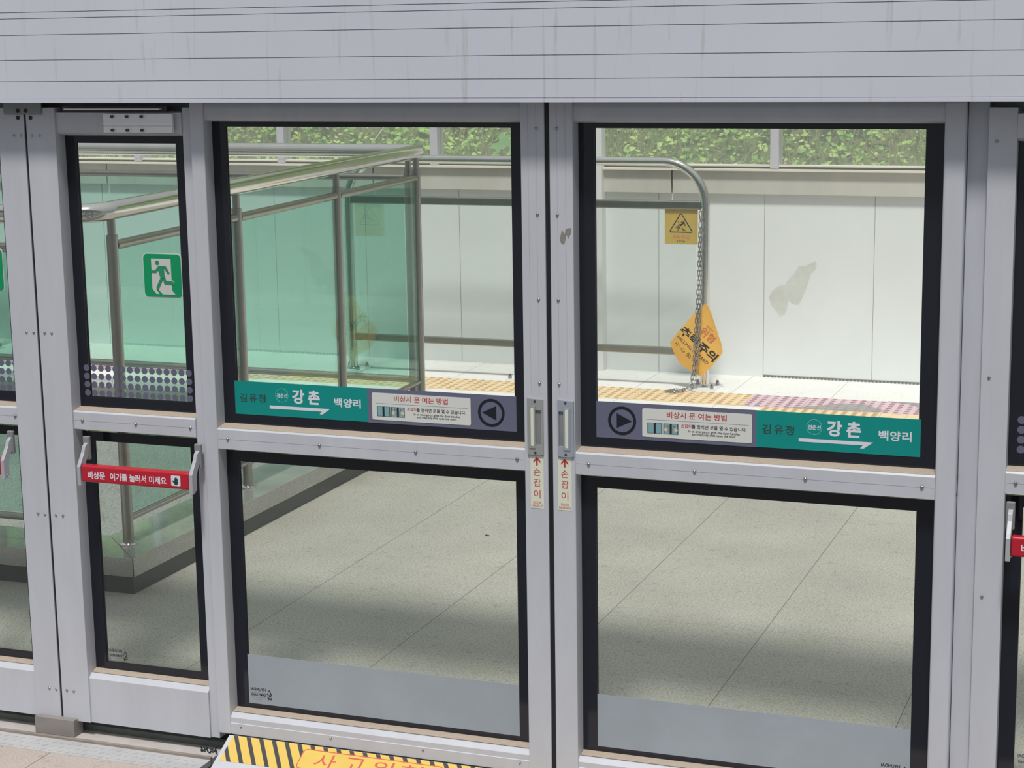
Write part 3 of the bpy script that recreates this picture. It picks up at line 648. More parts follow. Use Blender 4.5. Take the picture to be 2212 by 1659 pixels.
d1 = sliding_door(-1.101, 0.003, False); tag(d1, 'glass sliding door leaf left of the central gap, with left pointing arrow sticker', 'sliding door')
d2 = sliding_door(0.0175, 1.133, True); tag(d2, 'glass sliding door leaf right of the central gap, with right pointing arrow sticker', 'sliding door')
for z in (0.985, 0.937):
    q = MB(); q.plate(circ(0, 0, 0.006, 16), -0.0006, 0.0); o = q.build('screw_hole', 'dark', d2); o.location = (1.1335, 0.024, z); o.rotation_euler = (0, 0, math.pi/2)
MB().plate([(0.045, 1.585), (0.052, 1.612), (0.060, 1.600), (0.063, 1.615), (0.078, 1.618), (0.079, 1.606), (0.070, 1.588), (0.066, 1.600), (0.058, 1.572), (0.050, 1.575)], -0.0006, -0.0001).build('glue_residue', 'block', d2)

# ================================================================== EMERGENCY DOORS
def exit_sign(parent, cx0, cz0, w, h):
    y = YG-0.0016
    s = MB().plate(rrect(cx0-0.0025, cx0+w+0.0025, cz0-0.003, cz0+h+0.003, 0.014), y, YG-0.0002).build('exit_sign', 'label', parent)
    MB().plate(rrect(cx0, cx0+w, cz0, cz0+h, 0.013), y-0.0016, y-0.0002).build('green_board', 'exit', s)
    X = lambda u: cx0+u*w; Z = lambda v: cz0+h-v*h
    y1 = y-0.0018
    # door opening with the floor spill
    dr = [(0.215, 0.11), (0.74, 0.11), (0.745, 0.85), (0.835, 0.945), (0.49, 0.945), (0.375, 0.835), (0.325, 0.835), (0.40, 0.94), (0.315, 0.94), (0.215, 0.82)]
    b = MB(); b.plate([(X(u), Z(v)) for u, v in dr], y1-0.0004, y1)
    for p in stroke([(X(0.55), Z(0.665)), (X(0.76), Z(0.665))], 0.105*h): b.plate(p, y1-0.0005, y1-0.0001)
    b.build('doorway', 'paint_white', s)
    y2 = y1-0.0007; b = MB()
    b.plate(circ(X(0.375), Z(0.205), 0.054*w, 20), y2-0.0004, y2)
    kk = [0]
    def ST(pts, wd):
        for p in stroke([(X(u), Z(v)) for u, v in pts], wd*w): kk[0] += 1; b.plate(p, y2-0.0004-0.00012*kk[0], y2)
    ST([(0.225, 0.415), (0.325, 0.415), (0.425, 0.305), (0.585, 0.305), (0.665, 0.435)], 0.058)
    b.plate([(X(u), Z(v)) for u, v in ((0.40, 0.29), (0.55, 0.29), (0.56, 0.50), (0.565, 0.56), (0.46, 0.56), (0.41, 0.42))], y2-0.0018, y2)
    ST([(0.505, 0.53), (0.365, 0.79)], 0.072); ST([(0.535, 0.53), (0.575, 0.665), (0.765, 0.668)], 0.072)
    b.build('running_figure', 'exitman', s)
    return s
_dotme = None
def dot_band(parent, x0, x1):
    global _dotme
    b = MB(); n = 15
    for r in range(4):
        for k in range(n):
            b.plate(circ(x0+(x1-x0)*k/(n-1), 1.1405-r*0.0262, 0.0104, 20), YG-0.0020, YG-0.0014)
    return b.build('dotted_film', 'dot', parent)
def push_bar(parent, x0, x1):
    y = -0.060
    b = MB().box(x0, x1, y, y+0.030, 0.8030, 0.8560); bar = b.build('push_bar', 'red', parent, bevel=0.006, seg=3)
    F = FACE(y-0.0002); s = (x1-x0)/0.380
    text('비상문', (x0+0.0245*s, x0+0.0865*s, 0.8150, 0.8390), F, 'white', 'bar_text', bar, 0.026, 0.00015)
    text('여기를 눌러서 미세요', (x0+0.104*s, x0+0.302*s, 0.8150, 0.8385), F, 'white', 'bar_text', bar, 0.026, 0.00015)
    MB().plate(rrect(x0+0.319*s, x0+0.351*s, 0.8135, 0.8455, 0.003), y-0.0007, y-0.0002).build('hand_panel', 'white', bar)
    hx, hz = x0+0.335*s, 0.8280
    b = MB(); b.plate([(hx-0.0065, hz-0.003), (hx-0.004, hz-0.010), (hx+0.002, hz-0.0125), (hx+0.007, hz-0.008), (hx+0.0075, hz+0.002), (hx-0.004, hz+0.003)], y-0.0011, y-0.0008)
    for q_, (u, top) in enumerate(((-0.0028, 0.0085), (0.0, 0.011), (0.003, 0.0105), (0.006, 0.007))):
        for p in stroke([(hx+u, hz-0.002), (hx+u, hz+top)], 0.0028, 4): b.plate(p, y-0.0013-0.0001*q_, y-0.0008)
    for p in stroke([(hx-0.003, hz-0.007), (hx-0.0095, hz+0.001)], 0.0032, 4): b.plate(p, y-0.0018, y-0.0008)
    b.build('hand_print', 'hand', bar)
    for ax in (x0-0.013, x1+0.001):
        prof = [(-0.062, 0.790), (-0.050, 0.790), (-0.034, 0.800), (-0.034, 0.840), (-0.024, 0.862), (-0.006, 0.880), (0.004, 0.900), (0.000, 0.914), (-0.012, 0.916), (-0.026, 0.908), (-0.034, 0.890), (-0.054, 0.862), (-0.062, 0.850)]
        a = MB().profx(prof, ax, ax+0.012).build('lever_arm', 'arm', parent, bevel=0.0012)
        MB().dome((ax+0.012, -0.045, 0.800), 0.004, 0.003, 'x', 10, 3).build('bolt', 'screw', a, smooth=True)
        MB().box(ax-0.006, ax+0.016, -0.012, 0.0, 0.862, 0.935).build('hinge_base', 'header', a, bevel=0.002)
    return bar
def edoor(ls, rs, stile_screws, mids, label, cxr, full=True, mark=True, sign=True, bar=None):
    """ls / rs: left and right stile (x0, x1, yfront)"""
    root = empty('emergency_door', (0, 0, 0))
    for st in (ls, rs):
        b = MB(); b.box(st[0], st[1], st[2], YG+0.02, -0.012, 1.945)
        b.build('stile', 'alu', root, bevel=0.0015)
    rx0, rx1 = ls[1], rs[0]
    b = MB(); b.profx([(0.008, 1.930), (0.008, 1.880), (0.012, 1.868), (0.022, 1.862), (YG+0.02, 1.858), (YG+0.02, 1.930)], rx0, rx1); b.build('top_rail', 'alu', root)
    hrail(root, 'middle_rail', rx0, rx1, 1.0165, 1.0110, 0.9530, 0.008, 0.9810)
    b = MB(); b.profx([(0.008, -0.012), (0.008, 0.136), (0.020, 0.150), (YG-0.002, 0.157), (YG+0.02, 0.157), (YG+0.02, -0.012)], rx0, rx1)
    b.cur = 1; b.profx([(0.024, 0.1525), (YG-0.002, 0.158), (YG-0.002, 0.1595), (0.024, 0.1537)], rx0+0.001, rx1-0.001); b.build('bottom_rail', ['alu', 'ledge'], root)
    up = pane(root, cxr[0], cxr[1], 1.0495, 1.8365, rx0-0.004, rx1+0.004, 1.0175, 1.8545, 'upper_pane')
    lo = pane(root, cxr[0]+0.003, cxr[1], 0.1815, 0.9085, rx0-0.004, rx1+0.004, 0.1585, 0.9340, 'lower_pane')
    dot_band(up, cxr[0]-0.008, cxr[1]+0.008)
    if sign is not False: exit_sign(up, sign, 1.3740, 0.1290, 0.1300)
    maker_mark(lo, cxr[0]+0.013, 0.187, 0.94)
    push_bar(root, rx0+0.058 if bar is None else bar[0], rx1+0.005 if bar is None else bar[1])
    for x, z in stile_screws: screw(x, ls[2] if abs(x-ls[0]) < abs(x-rs[0]) else rs[2], z, root, 0.0042)
    for x in mids: screw(x, 0.0078, 0.981, root, 0.0052)
    tag(root, label, 'emergency door')
    return root
zz = (1.861, 1.2535, 0.6705, 0.089)
e1 = edoor((-1.668, -1.566, 0.0), (-1.134, -1.1025, 0.014), [(x, z) for z in zz for x in (-1.648, -1.622)], (-1.535, -1.343, -1.152),
      'emergency door between two long stiles, fully visible, with red push bar and running man sign', (-1.5290, -1.1810), sign=-1.3120, bar=(-1.506, -1.126))
e0 = edoor((-2.242, -2.212, 0.014), (-1.770, -1.676, 0.0), [(x, z) for z in zz for x in (-1.714, -1.688)], (-2.19, -1.99, -1.782),
      'emergency door cut off by the left edge of the photo', (-2.160, -1.8080), sign=-1.9520, bar=(-2.175, -1.800))
e2 = edoor((1.1875, 1.2580, 0.010), (1.72, 1.80, 0.0), [(1.208, z) for z in (1.861, 1.255, 0.668, 0.089)], (1.284, 1.47, 1.66),
      'emergency door cut off by the right edge of the photo', (1.2980, 1.690), sign=1.51, bar=(1.2835, 1.685))
# jamb beside the right leaf
j = MB().box(1.1345, 1.1870, 0.030, 0.075, -0.012, 1.962).build('door_jamb', 'alu', bevel=0.002)
tag(j, 'narrow grey recessed jamb between the right sliding leaf and the right emergency door', 'jamb')
sj = MB().box(-1.6755, -1.6685, 0.004, 0.060, -0.012, 1.925).build('joint_seal', 'rubber'); tag(sj, 'thin black rubber seal between the two left emergency doors', 'seal')
# silver slide bracket on top of the emergency door
r = empty('slide_bracket', (-1.270, -0.004, 1.872))
b = MB(); b.profx([(0, 0), (0, 0.0175), (0.0035, 0.0190), (0.0035, 0.0200), (0, 0.0215), (0, 0.030), (0.0015, 0.031), (0.0015, 0.036), (0, 0.037), (0, 0.0555), (0.010, 0.0555), (0.010, 0)], -0.117, 0.117)
b.v = [(x, y-0.008, z) for x, y, z in b.v]; b.build('rail_plate', 'silver', r)
for dx in (-0.084, -0.033, 0.017):
    for dz in (0.0075, 0.048):
        q = MB(); q.plate(circ(dx, dz, 0.0042, 16), -0.0088, -0.0165); q.build('bolt_head', 'dark', r)
tag(r, 'silver two-row bolted bracket at the top right of the left emergency door', 'bracket')
r = empty('door_closer', (-1.36, 0.0, 1.935)); MB().box(-0.165, 0.165, -0.010, 0.006, 0.004, 0.008).build('closer_arm', 'silver', r, bevel=0.001); MB().box(-0.18, 0.18, 0.006, 0.030, -0.002, 0.014).build('closer_track', 'dark', r)
tag(r, 'thin dark door closer arm tucked under the header above the left emergency door', 'door closer')
r = empty('top_clamp', (-1.675, 0.0, 1.925)); MB().box(-0.067, 0.067, -0.006, -0.0002, 0.0, 0.038).build('clamp_plate', 'header', r, bevel=0.001)
for dx, dz in ((-0.015, 0.011), (0.013, 0.011), (-0.020, -0.010), (0.025, -0.010)):
    q = MB(); q.plate(circ(dx, dz, 0.0062, 16), -0.0085 if dz > 0 else -0.0022, -0.0062 if dz > 0 else -0.0003); q.build('bolt_hole', 'rubber', r)
tag(r, 'grey clamp plate with black bolts above the joint of the two left emergency doors', 'clamp')

# ================================================================== SILL AND HAZARD PLATE
r = empty('threshold', (0, 0, -0.06))
b = MB().box(-4.6, -1.105, -0.035, 0.050, -0.02, 0.0); b.build('sill_top', 'sill', r)
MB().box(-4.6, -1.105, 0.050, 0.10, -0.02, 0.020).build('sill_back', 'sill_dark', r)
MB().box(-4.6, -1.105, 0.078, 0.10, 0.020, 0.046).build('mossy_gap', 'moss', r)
MB().box(-1.94, -1.105, -0.047, -0.035, -0.02, 0.007).build('guide_rail', 'sill_rail', r, bevel=0.001)
b = MB().box(-4.6, -1.105, -0.150, -0.047, -0.02, -0.001)
for i in range(60):
    for jn in range(3):
        x = -2.2+0.030*i+(0.015 if jn % 2 else 0); y = -0.130+0.031*jn
        if x < -1.13: b.flat([(x-0.011, y), (x, y-0.012), (x+0.011, y), (x, y+0.012)], -0.0010, 0.0004)
b.build('tread_strip', 'tread', r)
tag(r, 'metal door sill with guide rail and diamond tread strip at bottom left', 'threshold')
s = MB().box(-1.763, -1.615, -0.022, 0.030, -0.0595, -0.0030).build('stop_block', 'block', bevel=0.0015); tag(s, 'small grey metal stop block on the sill under the joint of the left doors', 'stop block')
th = empty('gap_filler', (0, 0, 0.0110)); th.rotation_euler = (math.atan2(0.047, 0.095), 0, 0)
b = MB(); b.flat([(-1.060, -0.001), (1.10, -0.001), (1.10, -0.150), (-1.060, -0.150)], -0.012, -0.0005); b.build('sloped_plate', 'alu', th)
MB().flat([(-1.046, -0.002), (1.05, -0.002), (1.05, -0.106), (-1.046-0.0, -0.106)], -0.0004, 0.0002).build('striped_tape', 'stripes', th)
def framed(u0, u1):
    o_ = rrect(u0, u1, -0.096, -0.017, 0.014); i_ = rrect(u0+0.003, u1-0.003, -0.093, -0.020, 0.0115)
    q = MB(); q.flat(o_, 0.0003, 0.0006); base = q.build('warning_panel', 'tape_yellow', th)
    q = MB(); n = len(o_)
    vs = [(p[0], p[1], 0.0007) for p in o_]+[(p[0], p[1], 0.0007) for p in i_]+[(p[0], p[1], 0.0010) for p in o_]+[(p[0], p[1], 0.0010) for p in i_]; fs = []
    for i in range(n):
        k = (i+1) % n; fs += [(i, k, n+k, n+i), (2*n+i, 3*n+i, 3*n+k, 2*n+k), (i, 2*n+i, 2*n+k, k), (n+i, n+k, 3*n+k, 3*n+i)]
    q.add(vs, fs); q.build('red_frame', 'tape_red', base)
    for k, chx in enumerate('사고위험'):
        c0 = u0+0.052+k*0.0935
        text(chx, (c0, c0+0.068, -0.086, -0.028), lambda u, v, w: (u, v, 0.0007+w), 'tape_red', 'warning_text', base, 0.0, 0.00012)
framed(-0.792, -0.330)
tag(th, 'sloping metal gap plate with yellow and black striped warning tape below the left leaf', 'gap plate')
# debris by the post
b = MB()
for k in range(16):
    x, y = -1.155+random.uniform(-0.02, 0.05), 0.01+random.uniform(-0.014, 0.02); a = random.uniform(0, 3); l = random.uniform(0.006, 0.014)
    b.tube([(x, y, -0.058), (x+l*math.cos(a), y+l*math.sin(a), -0.055)], 0.0022, 5)
tag(b.build('dirt_clump', 'rubber'), 'dark clump of debris on the sill beside the post', 'debris', kind='stuff')

# ================================================================== GRANITE KERB AROUND THE STAIRS
r = empty('stair_kerb', (-2.153, 1.22, 0))
def K(b): b.v = [(x+2.153, y-1.22, z) for x, y, z in b.v]; return b
b = MB(); X0, X1, Y0, Y1 = -7.6, -2.165, 1.232, 4.615
b.box(X0, X1, Y0, HY0, 0.0, 0.069); b.box(HX1, X1, HY0, Y1, 0.0, 0.069); b.box(X0, HX1, HY1, Y1, 0.0, 0.069)
K(b).build('skirting', 'skirt', r)
def cap(poly): 
    q = MB(); q.flat(poly, 0.0705, 0.147); K(q).build('coping', 'granite', r, bevel=0.0015)
cap([(-2.155, 1.2225), (-2.155, 4.626), (-2.4335, 4.34), (-2.4335, 1.4985)])
cap([(-2.157, 1.220), (-2.4355, 1.4965), (-7.6, 1.4965), (-7.6, 1.220)])
cap([(-2.157, 4.63), (-2.4355, 4.343), (-7.6, 4.343), (-7.6, 4.63)])
tag(r, 'polished granite kerb with dark skirting framing the stairwell', 'kerb')

# ================================================================== STAIR GUARD RAIL (green glass)
XG = -2.285
zz_ = lambda y: 0.011*(y-1.40)
g = empty('stair_railing', (XG, 1.40, 0.147))
def G(b): b.v = [(x-XG, y-1.40, z-0.147) for x, y, z in [tuple(p) for p in b.v]]; return b
pts = []
R = 0.11; xc = XG
yA, zA = 4.455, 1.522
zN = 1.489
pts = [(-7.3, 1.300, 1.455), (-2.70, 1.300, 1.477)]
for k in range(9):
    a = math.pi/2*k/8; pts.append((XG-0.10+0.10*math.sin(a), 1.300+0.10*(1-math.cos(a)), 1.484+0.005*k/8))
pts += [(XG, 1.405+(yA-0.05-1.405)*k/6, 1.489+(zA-1.489)*k/6) for k in range(1, 7)]
pts += [(XG-0.008, yA-0.02, zA), (XG-0.03, yA-0.004, zA), (XG-0.07, yA, zA), (-7.3, yA, zA)]
G(MB().tube(pts, 0.0375, 24)).build('handrail', 'steel', g, smooth=True)
posts = [(XG, 1.400), (XG, 2.400), (XG, 3.405), (XG, 4.385)]
pA = [(-2.362, yA), (-3.75, yA), (-5.14, yA), (-6.53, yA)]
pN = [(-2.56, 1.30), (-3.6, 1.30), (-4.6, 1.30)]
for (x, y) in posts+pA+pN:
    zt = (1.489+(zA-1.489)*(y-1.4)/3.05) if (x, y) not in pN else 1.465
    b = MB(); b.tube([(x, y, 0.147), (x, y, zt-0.095)], 0.0225, 18); p = G(b).build('post', 'steel2', g, smooth=True)
    b = MB(); b.tube([(x, y, zt-0.097), (x, y, zt-0.03)], 0.0165, 14); G(b).build('spigot', 'steel2', p, smooth=True)
    b = MB(); b.tube([(x, y, 0.1475), (x, y, 0.153), (x, y, 0.159)], [0.036, 0.036, 0.026], 20); G(b).build('base_collar', 'steel', p, smooth=True)
def rails(path, r_, name, mt='steel2'):
    G(MB().tube(path, r_, 16)).build(name, mt, g, smooth=True)
for (a, c) in zip(posts[:-1], posts[1:]):
    rails([(XG, a[1]+0.02, 1.352+zz_(a[1])), (XG, c[1]-0.02, 1.352+zz_(c[1]))], 0.0195, 'upper_bar')
    rails([(XG, a[1]+0.02, 0.2535+zz_(a[1])*0.6), (XG, c[1]-0.02, 0.2535+zz_(c[1])*0.6)], 0.0140, 'lower_bar')
    q = MB().box(XG-0.005, XG+0.005, a[1]+0.035, c[1]-0.035, 0.275, 1.345+zz_(a[1])); G(q).build('glass_panel', 'glass_green', g)
for (a, c) in list(zip(pA[:-1], pA[1:])):
    rails([(a[0]-0.02, yA, 1.380), (c[0]+0.02, yA, 1.380)], 0.0195, 'upper_bar')
    rails([(a[0]-0.02, yA, 0.268), (c[0]+0.02, yA, 0.268)], 0.020, 'lower_bar')
    q = MB().box(c[0]+0.03, a[0]-0.03, yA-0.005, yA+0.005, 0.290, 1.370); G(q).build('glass_panel', 'glass_green', g)
for (a, c) in list(zip(pN[:-1], pN[1:])):
    rails([(a[0]-0.02, 1.30, 1.345), (c[0]+0.02, 1.30, 1.345)], 0.0195, 'upper_bar')
    rails([(a[0]-0.02, 1.30, 0.255), (c[0]+0.02, 1.30, 0.255)], 0.0150, 'lower_bar')
    q = MB().box(c[0]+0.03, a[0]-0.03, 1.295, 1.305, 0.275, 1.335); G(q).build('glass_panel', 'glass_green', g)
tag(g, 'stainless steel stairwell railing with green glass panels on the granite kerb', 'railing')

# ================================================================== PLATFORM EDGE RAILINGS
YC = 5.985
def edge_rail(xr, xl, label, stub=True):
    root = empty('edge_railing', (xr, YC, 0))
    d = xr
    w = xl-xr
    pts = [(0, 0, 0.012)] + [(0, 0, 1.10)]
    R_ = 0.255
    for k in range(1, 11):
        a = math.pi/2*k/10; pts.append((-R_*(1-math.cos(a)), 0, 1.112+R_*math.sin(a)))
    for k in range(0, 11):
        a = math.pi/2*(1-k/10); pts.append((w+R_*(1-math.cos(a)), 0, 1.112+R_*math.sin(a)))
    pts += [(w, 0, 1.10), (w, 0, 0.012)]
    MB().tube(pts, 0.0270, 20).build('bent_tube', 'steel', root, smooth=True)
    MB().tube([(w/2, 0, 0.012), (w/2, 0, 1.345)], 0.022, 16).build('middle_post', 'steel2', root, smooth=True)
    for a, c in ((w+0.02, w/2-0.02), (w/2+0.02, -0.022)):
        rl = MB().box(a, c, -0.022, 0.022, 1.083, 1.136).build('upper_bar', 'steel2', root, bevel=0.009, seg=3)
        MB().box(a, c, -0.020, 0.020, 0.199, 0.243).build('lower_bar', 'steel2', root, bevel=0.006)
        MB().box(a+0.012, c-0.035, -0.005, 0.005, 0.238, 1.088).build('glass_panel', 'glass_clear', root)
    for x in (0, w/2, w):
        bp = MB().box(x-0.085, x+0.085, -0.105, 0.105, 0.0, 0.012).build('base_plate', 'silver', root, bevel=0.001)
        MB().tube([(x, 0, 0.012), (x, 0, 0.018), (x, 0, 0.026)], [0.045, 0.043, 0.028], 18).build('base_ring', 'steel', bp, smooth=True)
        for dx in (-0.062, 0.062):
            for dy in (-0.07, 0.07):
                b = MB(); b.tube([(x+dx, dy, 0.012), (x+dx, dy, 0.026)], 0.013, 6); b.tube([(x+dx, dy, 0.026), (x+dx, dy, 0.032), (x+dx, dy, 0.040), (x+dx, dy, 0.043)], [0.010, 0.010, 0.007, 0.001], 12)
                b.build('anchor_bolt', 'screw', bp, smooth=True)
    tag(root, label, 'railing')
    return root
XR, XL = -1.107, -3.453
edge_rail(XR, XL, 'free-standing bent tube railing by the white wall, behind the two sliding leaves')
edge_rail(-6.30, -8.9, 'far left railing section mostly hidden, seen past the left edge')

def drop_sign(x0, x1, z0, z1, y, label):
    r = empty('drop_sign', ((x0+x1)/2, y, z0)); w = x1-x0; h = z1-z0
    MB().box(-w/2, w/2, -0.0012, 0.0, 0, h).build('sign_board', 'sign_yellow', r)
    X = lambda u: -w/2+u*w; Z = lambda v: h-v*h
    def tri(s, y0, y1, mt, nm):
        pts_ = []; C_ = [(0.495, 0.02), (1.0, 0.98), (0.0, 0.98)]
        cxx, czz = 0.4965, 0.435
        out = []
        for (ax, az, a0) in ((0.496, 0.155, 30), (0.195, 0.625, 150), (0.797, 0.625, -90)):
            for k in range(7):
                a = math.radians(a0+120*k/6); rr = s
                out.append((X(ax)+rr*math.cos(a), Z(az)+rr*math.sin(a)))
        return out
    o1 = tri(0.0085, 0, 0, 0, 0); o2 = tri(0.0035, 0, 0, 0, 0); o0 = tri(0.0100, 0, 0, 0, 0)
    MB().ring(o0, o1, -0.0018, -0.0013).build('outline', 'grey_ink', r)
    MB().ring(o1, o2, -0.0020, -0.0013).build('warning_triangle', 'black_ink', r)
    b = MB(); yy = (-0.0020, -0.0013)
    kk = [0]
    def ST(pts, wd):
        for p in stroke([(X(u), Z(v)) for u, v in pts], wd, 5): kk[0] += 1; b.plate(p, yy[0]-0.00012*kk[0], yy[1])
    U = lambda px, py: ((px-135)/1165, (py-215)/1240)
    b.plate(circ(X(U(822, 618)[0]), Z(U(822, 618)[1]), 0.0028, 14), *yy)
    ST([U(820, 640), U(795, 700), U(720, 770)], 0.0075); ST([U(720, 765), U(680, 815), U(655, 885)], 0.0042); ST([U(735, 745), U(670, 745), U(610, 805)], 0.0040)
    ST([U(800, 680), U(760, 650), U(715, 665)], 0.0030); ST([U(810, 695), U(860, 740), U(855, 805)], 0.0030)
    ST([U(515, 840), U(605, 840), U(603, 965)], 0.0030)
    ST([U(730, 880), U(820, 975)], 0.0008); ST([U(760, 880), U(890, 975)], 0.0008); ST([U(600, 625), U(645, 690)], 0.0008)
    b.build('falling_figure', 'black_ink', r)
    F = lambda u, v, t: (u, -0.0013-t, v)
    text('추락주의', (X(0.24), X(0.75), Z(0.865), Z(0.735)), F, 'sign_red', 'sign_text', r, 0.0, 0.0005)
    text('Drop', (X(0.385), X(0.615), Z(0.955), Z(0.875)), F, 'faded', 'sign_text', r, 0.0, 0.0005)
    tag(r, label, 'sign'); return r
drop_sign(-1.356, -1.152, 0.875, 1.083, YC-0.0060, 'square yellow drop warning sign on the railing beside the hanging chain')

# --- chain: every link its own mesh copy
_link = None
def link_mesh():
    b = MB(); pts_ = []
    hw, hl = 0.0072, 0.0132
    for k in range(8): a = math.pi*k/7; pts_.append((hw*math.cos(a), 0, hl+hw*math.sin(a)))
    for k in range(8): a = math.pi+math.pi*k/7; pts_.append((hw*math.cos(a), 0, -hl+hw*math.sin(a)))
    b.tube(pts_, 0.0027, 7, closed=True)
    return b
def chain_obj(root, path, pitch=0.0285):
    global _link
    P = [Vector(p) for p in path]; ds = [0]
    for a, c in zip(P[:-1], P[1:]): ds.append(ds[-1]+(c-a).length)
    def at(s):
        for i in range(len(ds)-1):
            if s <= ds[i+1]: t = (s-ds[i])/max(1e-9, ds[i+1]-ds[i]); return P[i].lerp(P[i+1], t), (P[i+1]-P[i]).normalized()
        return P[-1], (P[-1]-P[-2]).normalized()
    s = pitch/2; k = 0; rnd = random.Random(3)
    while s < ds[-1]-pitch/3:
        p, t = at(s)
        if _link is None: o = link_mesh().build('link', 'chain', None, smooth=True); _link = o
        else: o = _link.copy(); COL.objects.link(o); o.name = 'link'
        o.parent = root
        q = Vector((0, 0, 1)).rotation_difference(-t)
        o.rotation_mode = 'QUATERNION'
        from mathutils import Quaternion
        o.rotation_quaternion = q @ Quaternion((0, 0, 1), (math.pi/2 if k % 2 else 0)+rnd.uniform(-0.25, 0.35)+0.25)
        o.location = p-root.location
        s += pitch; k += 1
ch = empty('hanging_chain', (-1.115, 5.925, 1.085))
chain_obj(ch, [(-1.122, 5.925, 1.010), (-1.124, 5.912, 0.80), (-1.131, 5.905, 0.55), (-1.138, 5.875, 0.30), (-1.146, 5.870, 0.13), (-1.160, 5.865, 0.040), (-1.185, 5.850, 0.0185), (-1.205, 5.80, 0.0165), (-1.235, 5.755, 0.0165), (-1.275, 5.765, 0.0165)])
chain_obj(ch, [(-1.108, 5.925, 1.010), (-1.112, 5.915, 0.80), (-1.116, 5.908, 0.55), (-1.118, 5.880, 0.30), (-1.130, 5.870, 0.15), (-1.141, 5.868, 0.062)])
chain_obj(ch, [(-1.285, 5.752, 0.0165), (-1.245, 5.800, 0.0165), (-1.200, 5.810, 0.0175)])
hk = []
for k in range(17):
    a = math.pi*2*k/16; hk.append((0.014*math.sin(a)*(1.15 if math.cos(a) > 0 else 0.7), 0, -0.034+0.034*math.cos(a)))
MB().tube(hk[:-1], 0.0030, 8, closed=True).build('carabiner', 'screw', ch, smooth=True)
MB().tube([(0, -0.002, -0.004), (0.0, 0.010, 0.006), (0.003, 0.035, 0.006), (0.006, 0.040, 0.002)], 0.004, 8).build('eye_bolt', 'screw', ch, smooth=True)
tag(ch, 'steel link chain hanging beside the railing post and trailing onto the yellow tactile tiles', 'chain')

# --- orange falling-hazard flag, a thin plastic sheet
def flag(loc, label, s=1.0):
    r = empty('hazard_flag', loc)
    out = [(0.0, 0.0), (0.022, -0.028), (0.040, -0.075), (0.058, -0.130), (0.078, -0.190), (0.098, -0.245), (0.105, -0.294), (0.085, -0.330), (0.040, -0.385), (-0.005, -0.430), (-0.022, -0.441), (-0.060, -0.425), (-0.110, -0.400), (-0.152, -0.375), (-0.178, -0.340), (-0.200, -0.295), (-0.213, -0.262), (-0.218, -0.246), (-0.180, -0.200), (-0.130, -0.140), (-0.080, -0.080), (-0.030, -0.026)]
    def yb(x, z): return 0.016*math.cos((x+z*0.4)*16)+0.05*(max(0, x-0.045)**1.3)*3
    bm = bmesh.new()
    vs = [bm.verts.new((x, 0, z)) for x, z in out]; fc = bm.faces.new(vs)
    for k in range(-30, 16):     # slice so that the sheet can bend
        res = bmesh.ops.bisect_plane(bm, geom=bm.faces[:]+bm.edges[:]+bm.verts[:], plane_co=(k*0.012, 0, 0), plane_no=(1, 0, 0.4))
    for v in bm.verts: v.co.y = yb(v.co.x, v.co.z)
    bm.normal_update()
    ret = bmesh.ops.extrude_face_region(bm, geom=bm.faces[:])
    for e in ret['geom']:
        if isinstance(e, bmesh.types.BMVert): e.co.y += 0.0016
    bmesh.ops.recalc_face_normals(bm, faces=bm.faces)
    for v in bm.verts: v.co *= s
    me = bpy.data.meshes.new('sheet'); bm.to_mesh(me); bm.free(); me.materials.append(M['flag'])
    o = bpy.data.objects.new('sheet', me); COL.objects.link(o); o.parent = r
    mp = lambda u, v, w: (u*s, (yb(u, v)-0.0004-w)*s, v*s)
    an = math.radians(-41)
    def along(t, d):  # t along the writing, d across (towards lower left)
        return (-0.095+t*math.cos(an)+d*math.sin(an), -0.205+t*math.sin(an)-d*math.cos(an)) if False else (-0.037+t*math.cos(an)+d*math.sin(an), -0.245+t*math.sin(an)-d*math.cos(an))
    def tx(sx, t, d, wdt, hgt, mt, nm, bold=0.0):
        cx, cz = along(t, d)
        text(sx, (cx-wdt/2, cx+wdt/2, cz-hgt/2, cz+hgt/2), mp, mt, nm, o, bold, 0.0002, rot=an)
    tx('추락주의', 0.0, 0.0, 0.275, 0.058, 'black_ink', 'korean_text', 0.03)
    tx('FALLING HAZARD', 0.0, 0.052, 0.245, 0.020, 'black_ink', 'english_text')
    tx('小 心 坠 落', -0.020, 0.093, 0.180, 0.026, 'black_ink', 'chinese_text')
    tx('위험', 0.004, -0.074, 0.100, 0.052, 'flag_red', 'red_text', 0.01)
    tx('출입금지', -0.012, -0.112, 0.052, 0.012, 'flag_red', 'small_text')
    tag(r, label, 'hazard flag')
    return r
flag((-1.094, 5.935, 0.527), 'orange falling hazard flag hanging behind the chain at the white post')
ch2 = empty('far_chain', (-6.34, 5.925, 0.60))
chain_obj(ch2, [(-6.340, 5.925, 0.60), (-6.345, 5.90, 0.30), (-6.352, 5.89, 0.10), (-6.38, 5.86, 0.012)])
tag(ch2, 'short chain hanging to the floor at the far left edge, seen through green glass', 'chain')
flag((-6.44, 5.935, 0.800), 'orange hazard flag at the far left, seen through green glass')

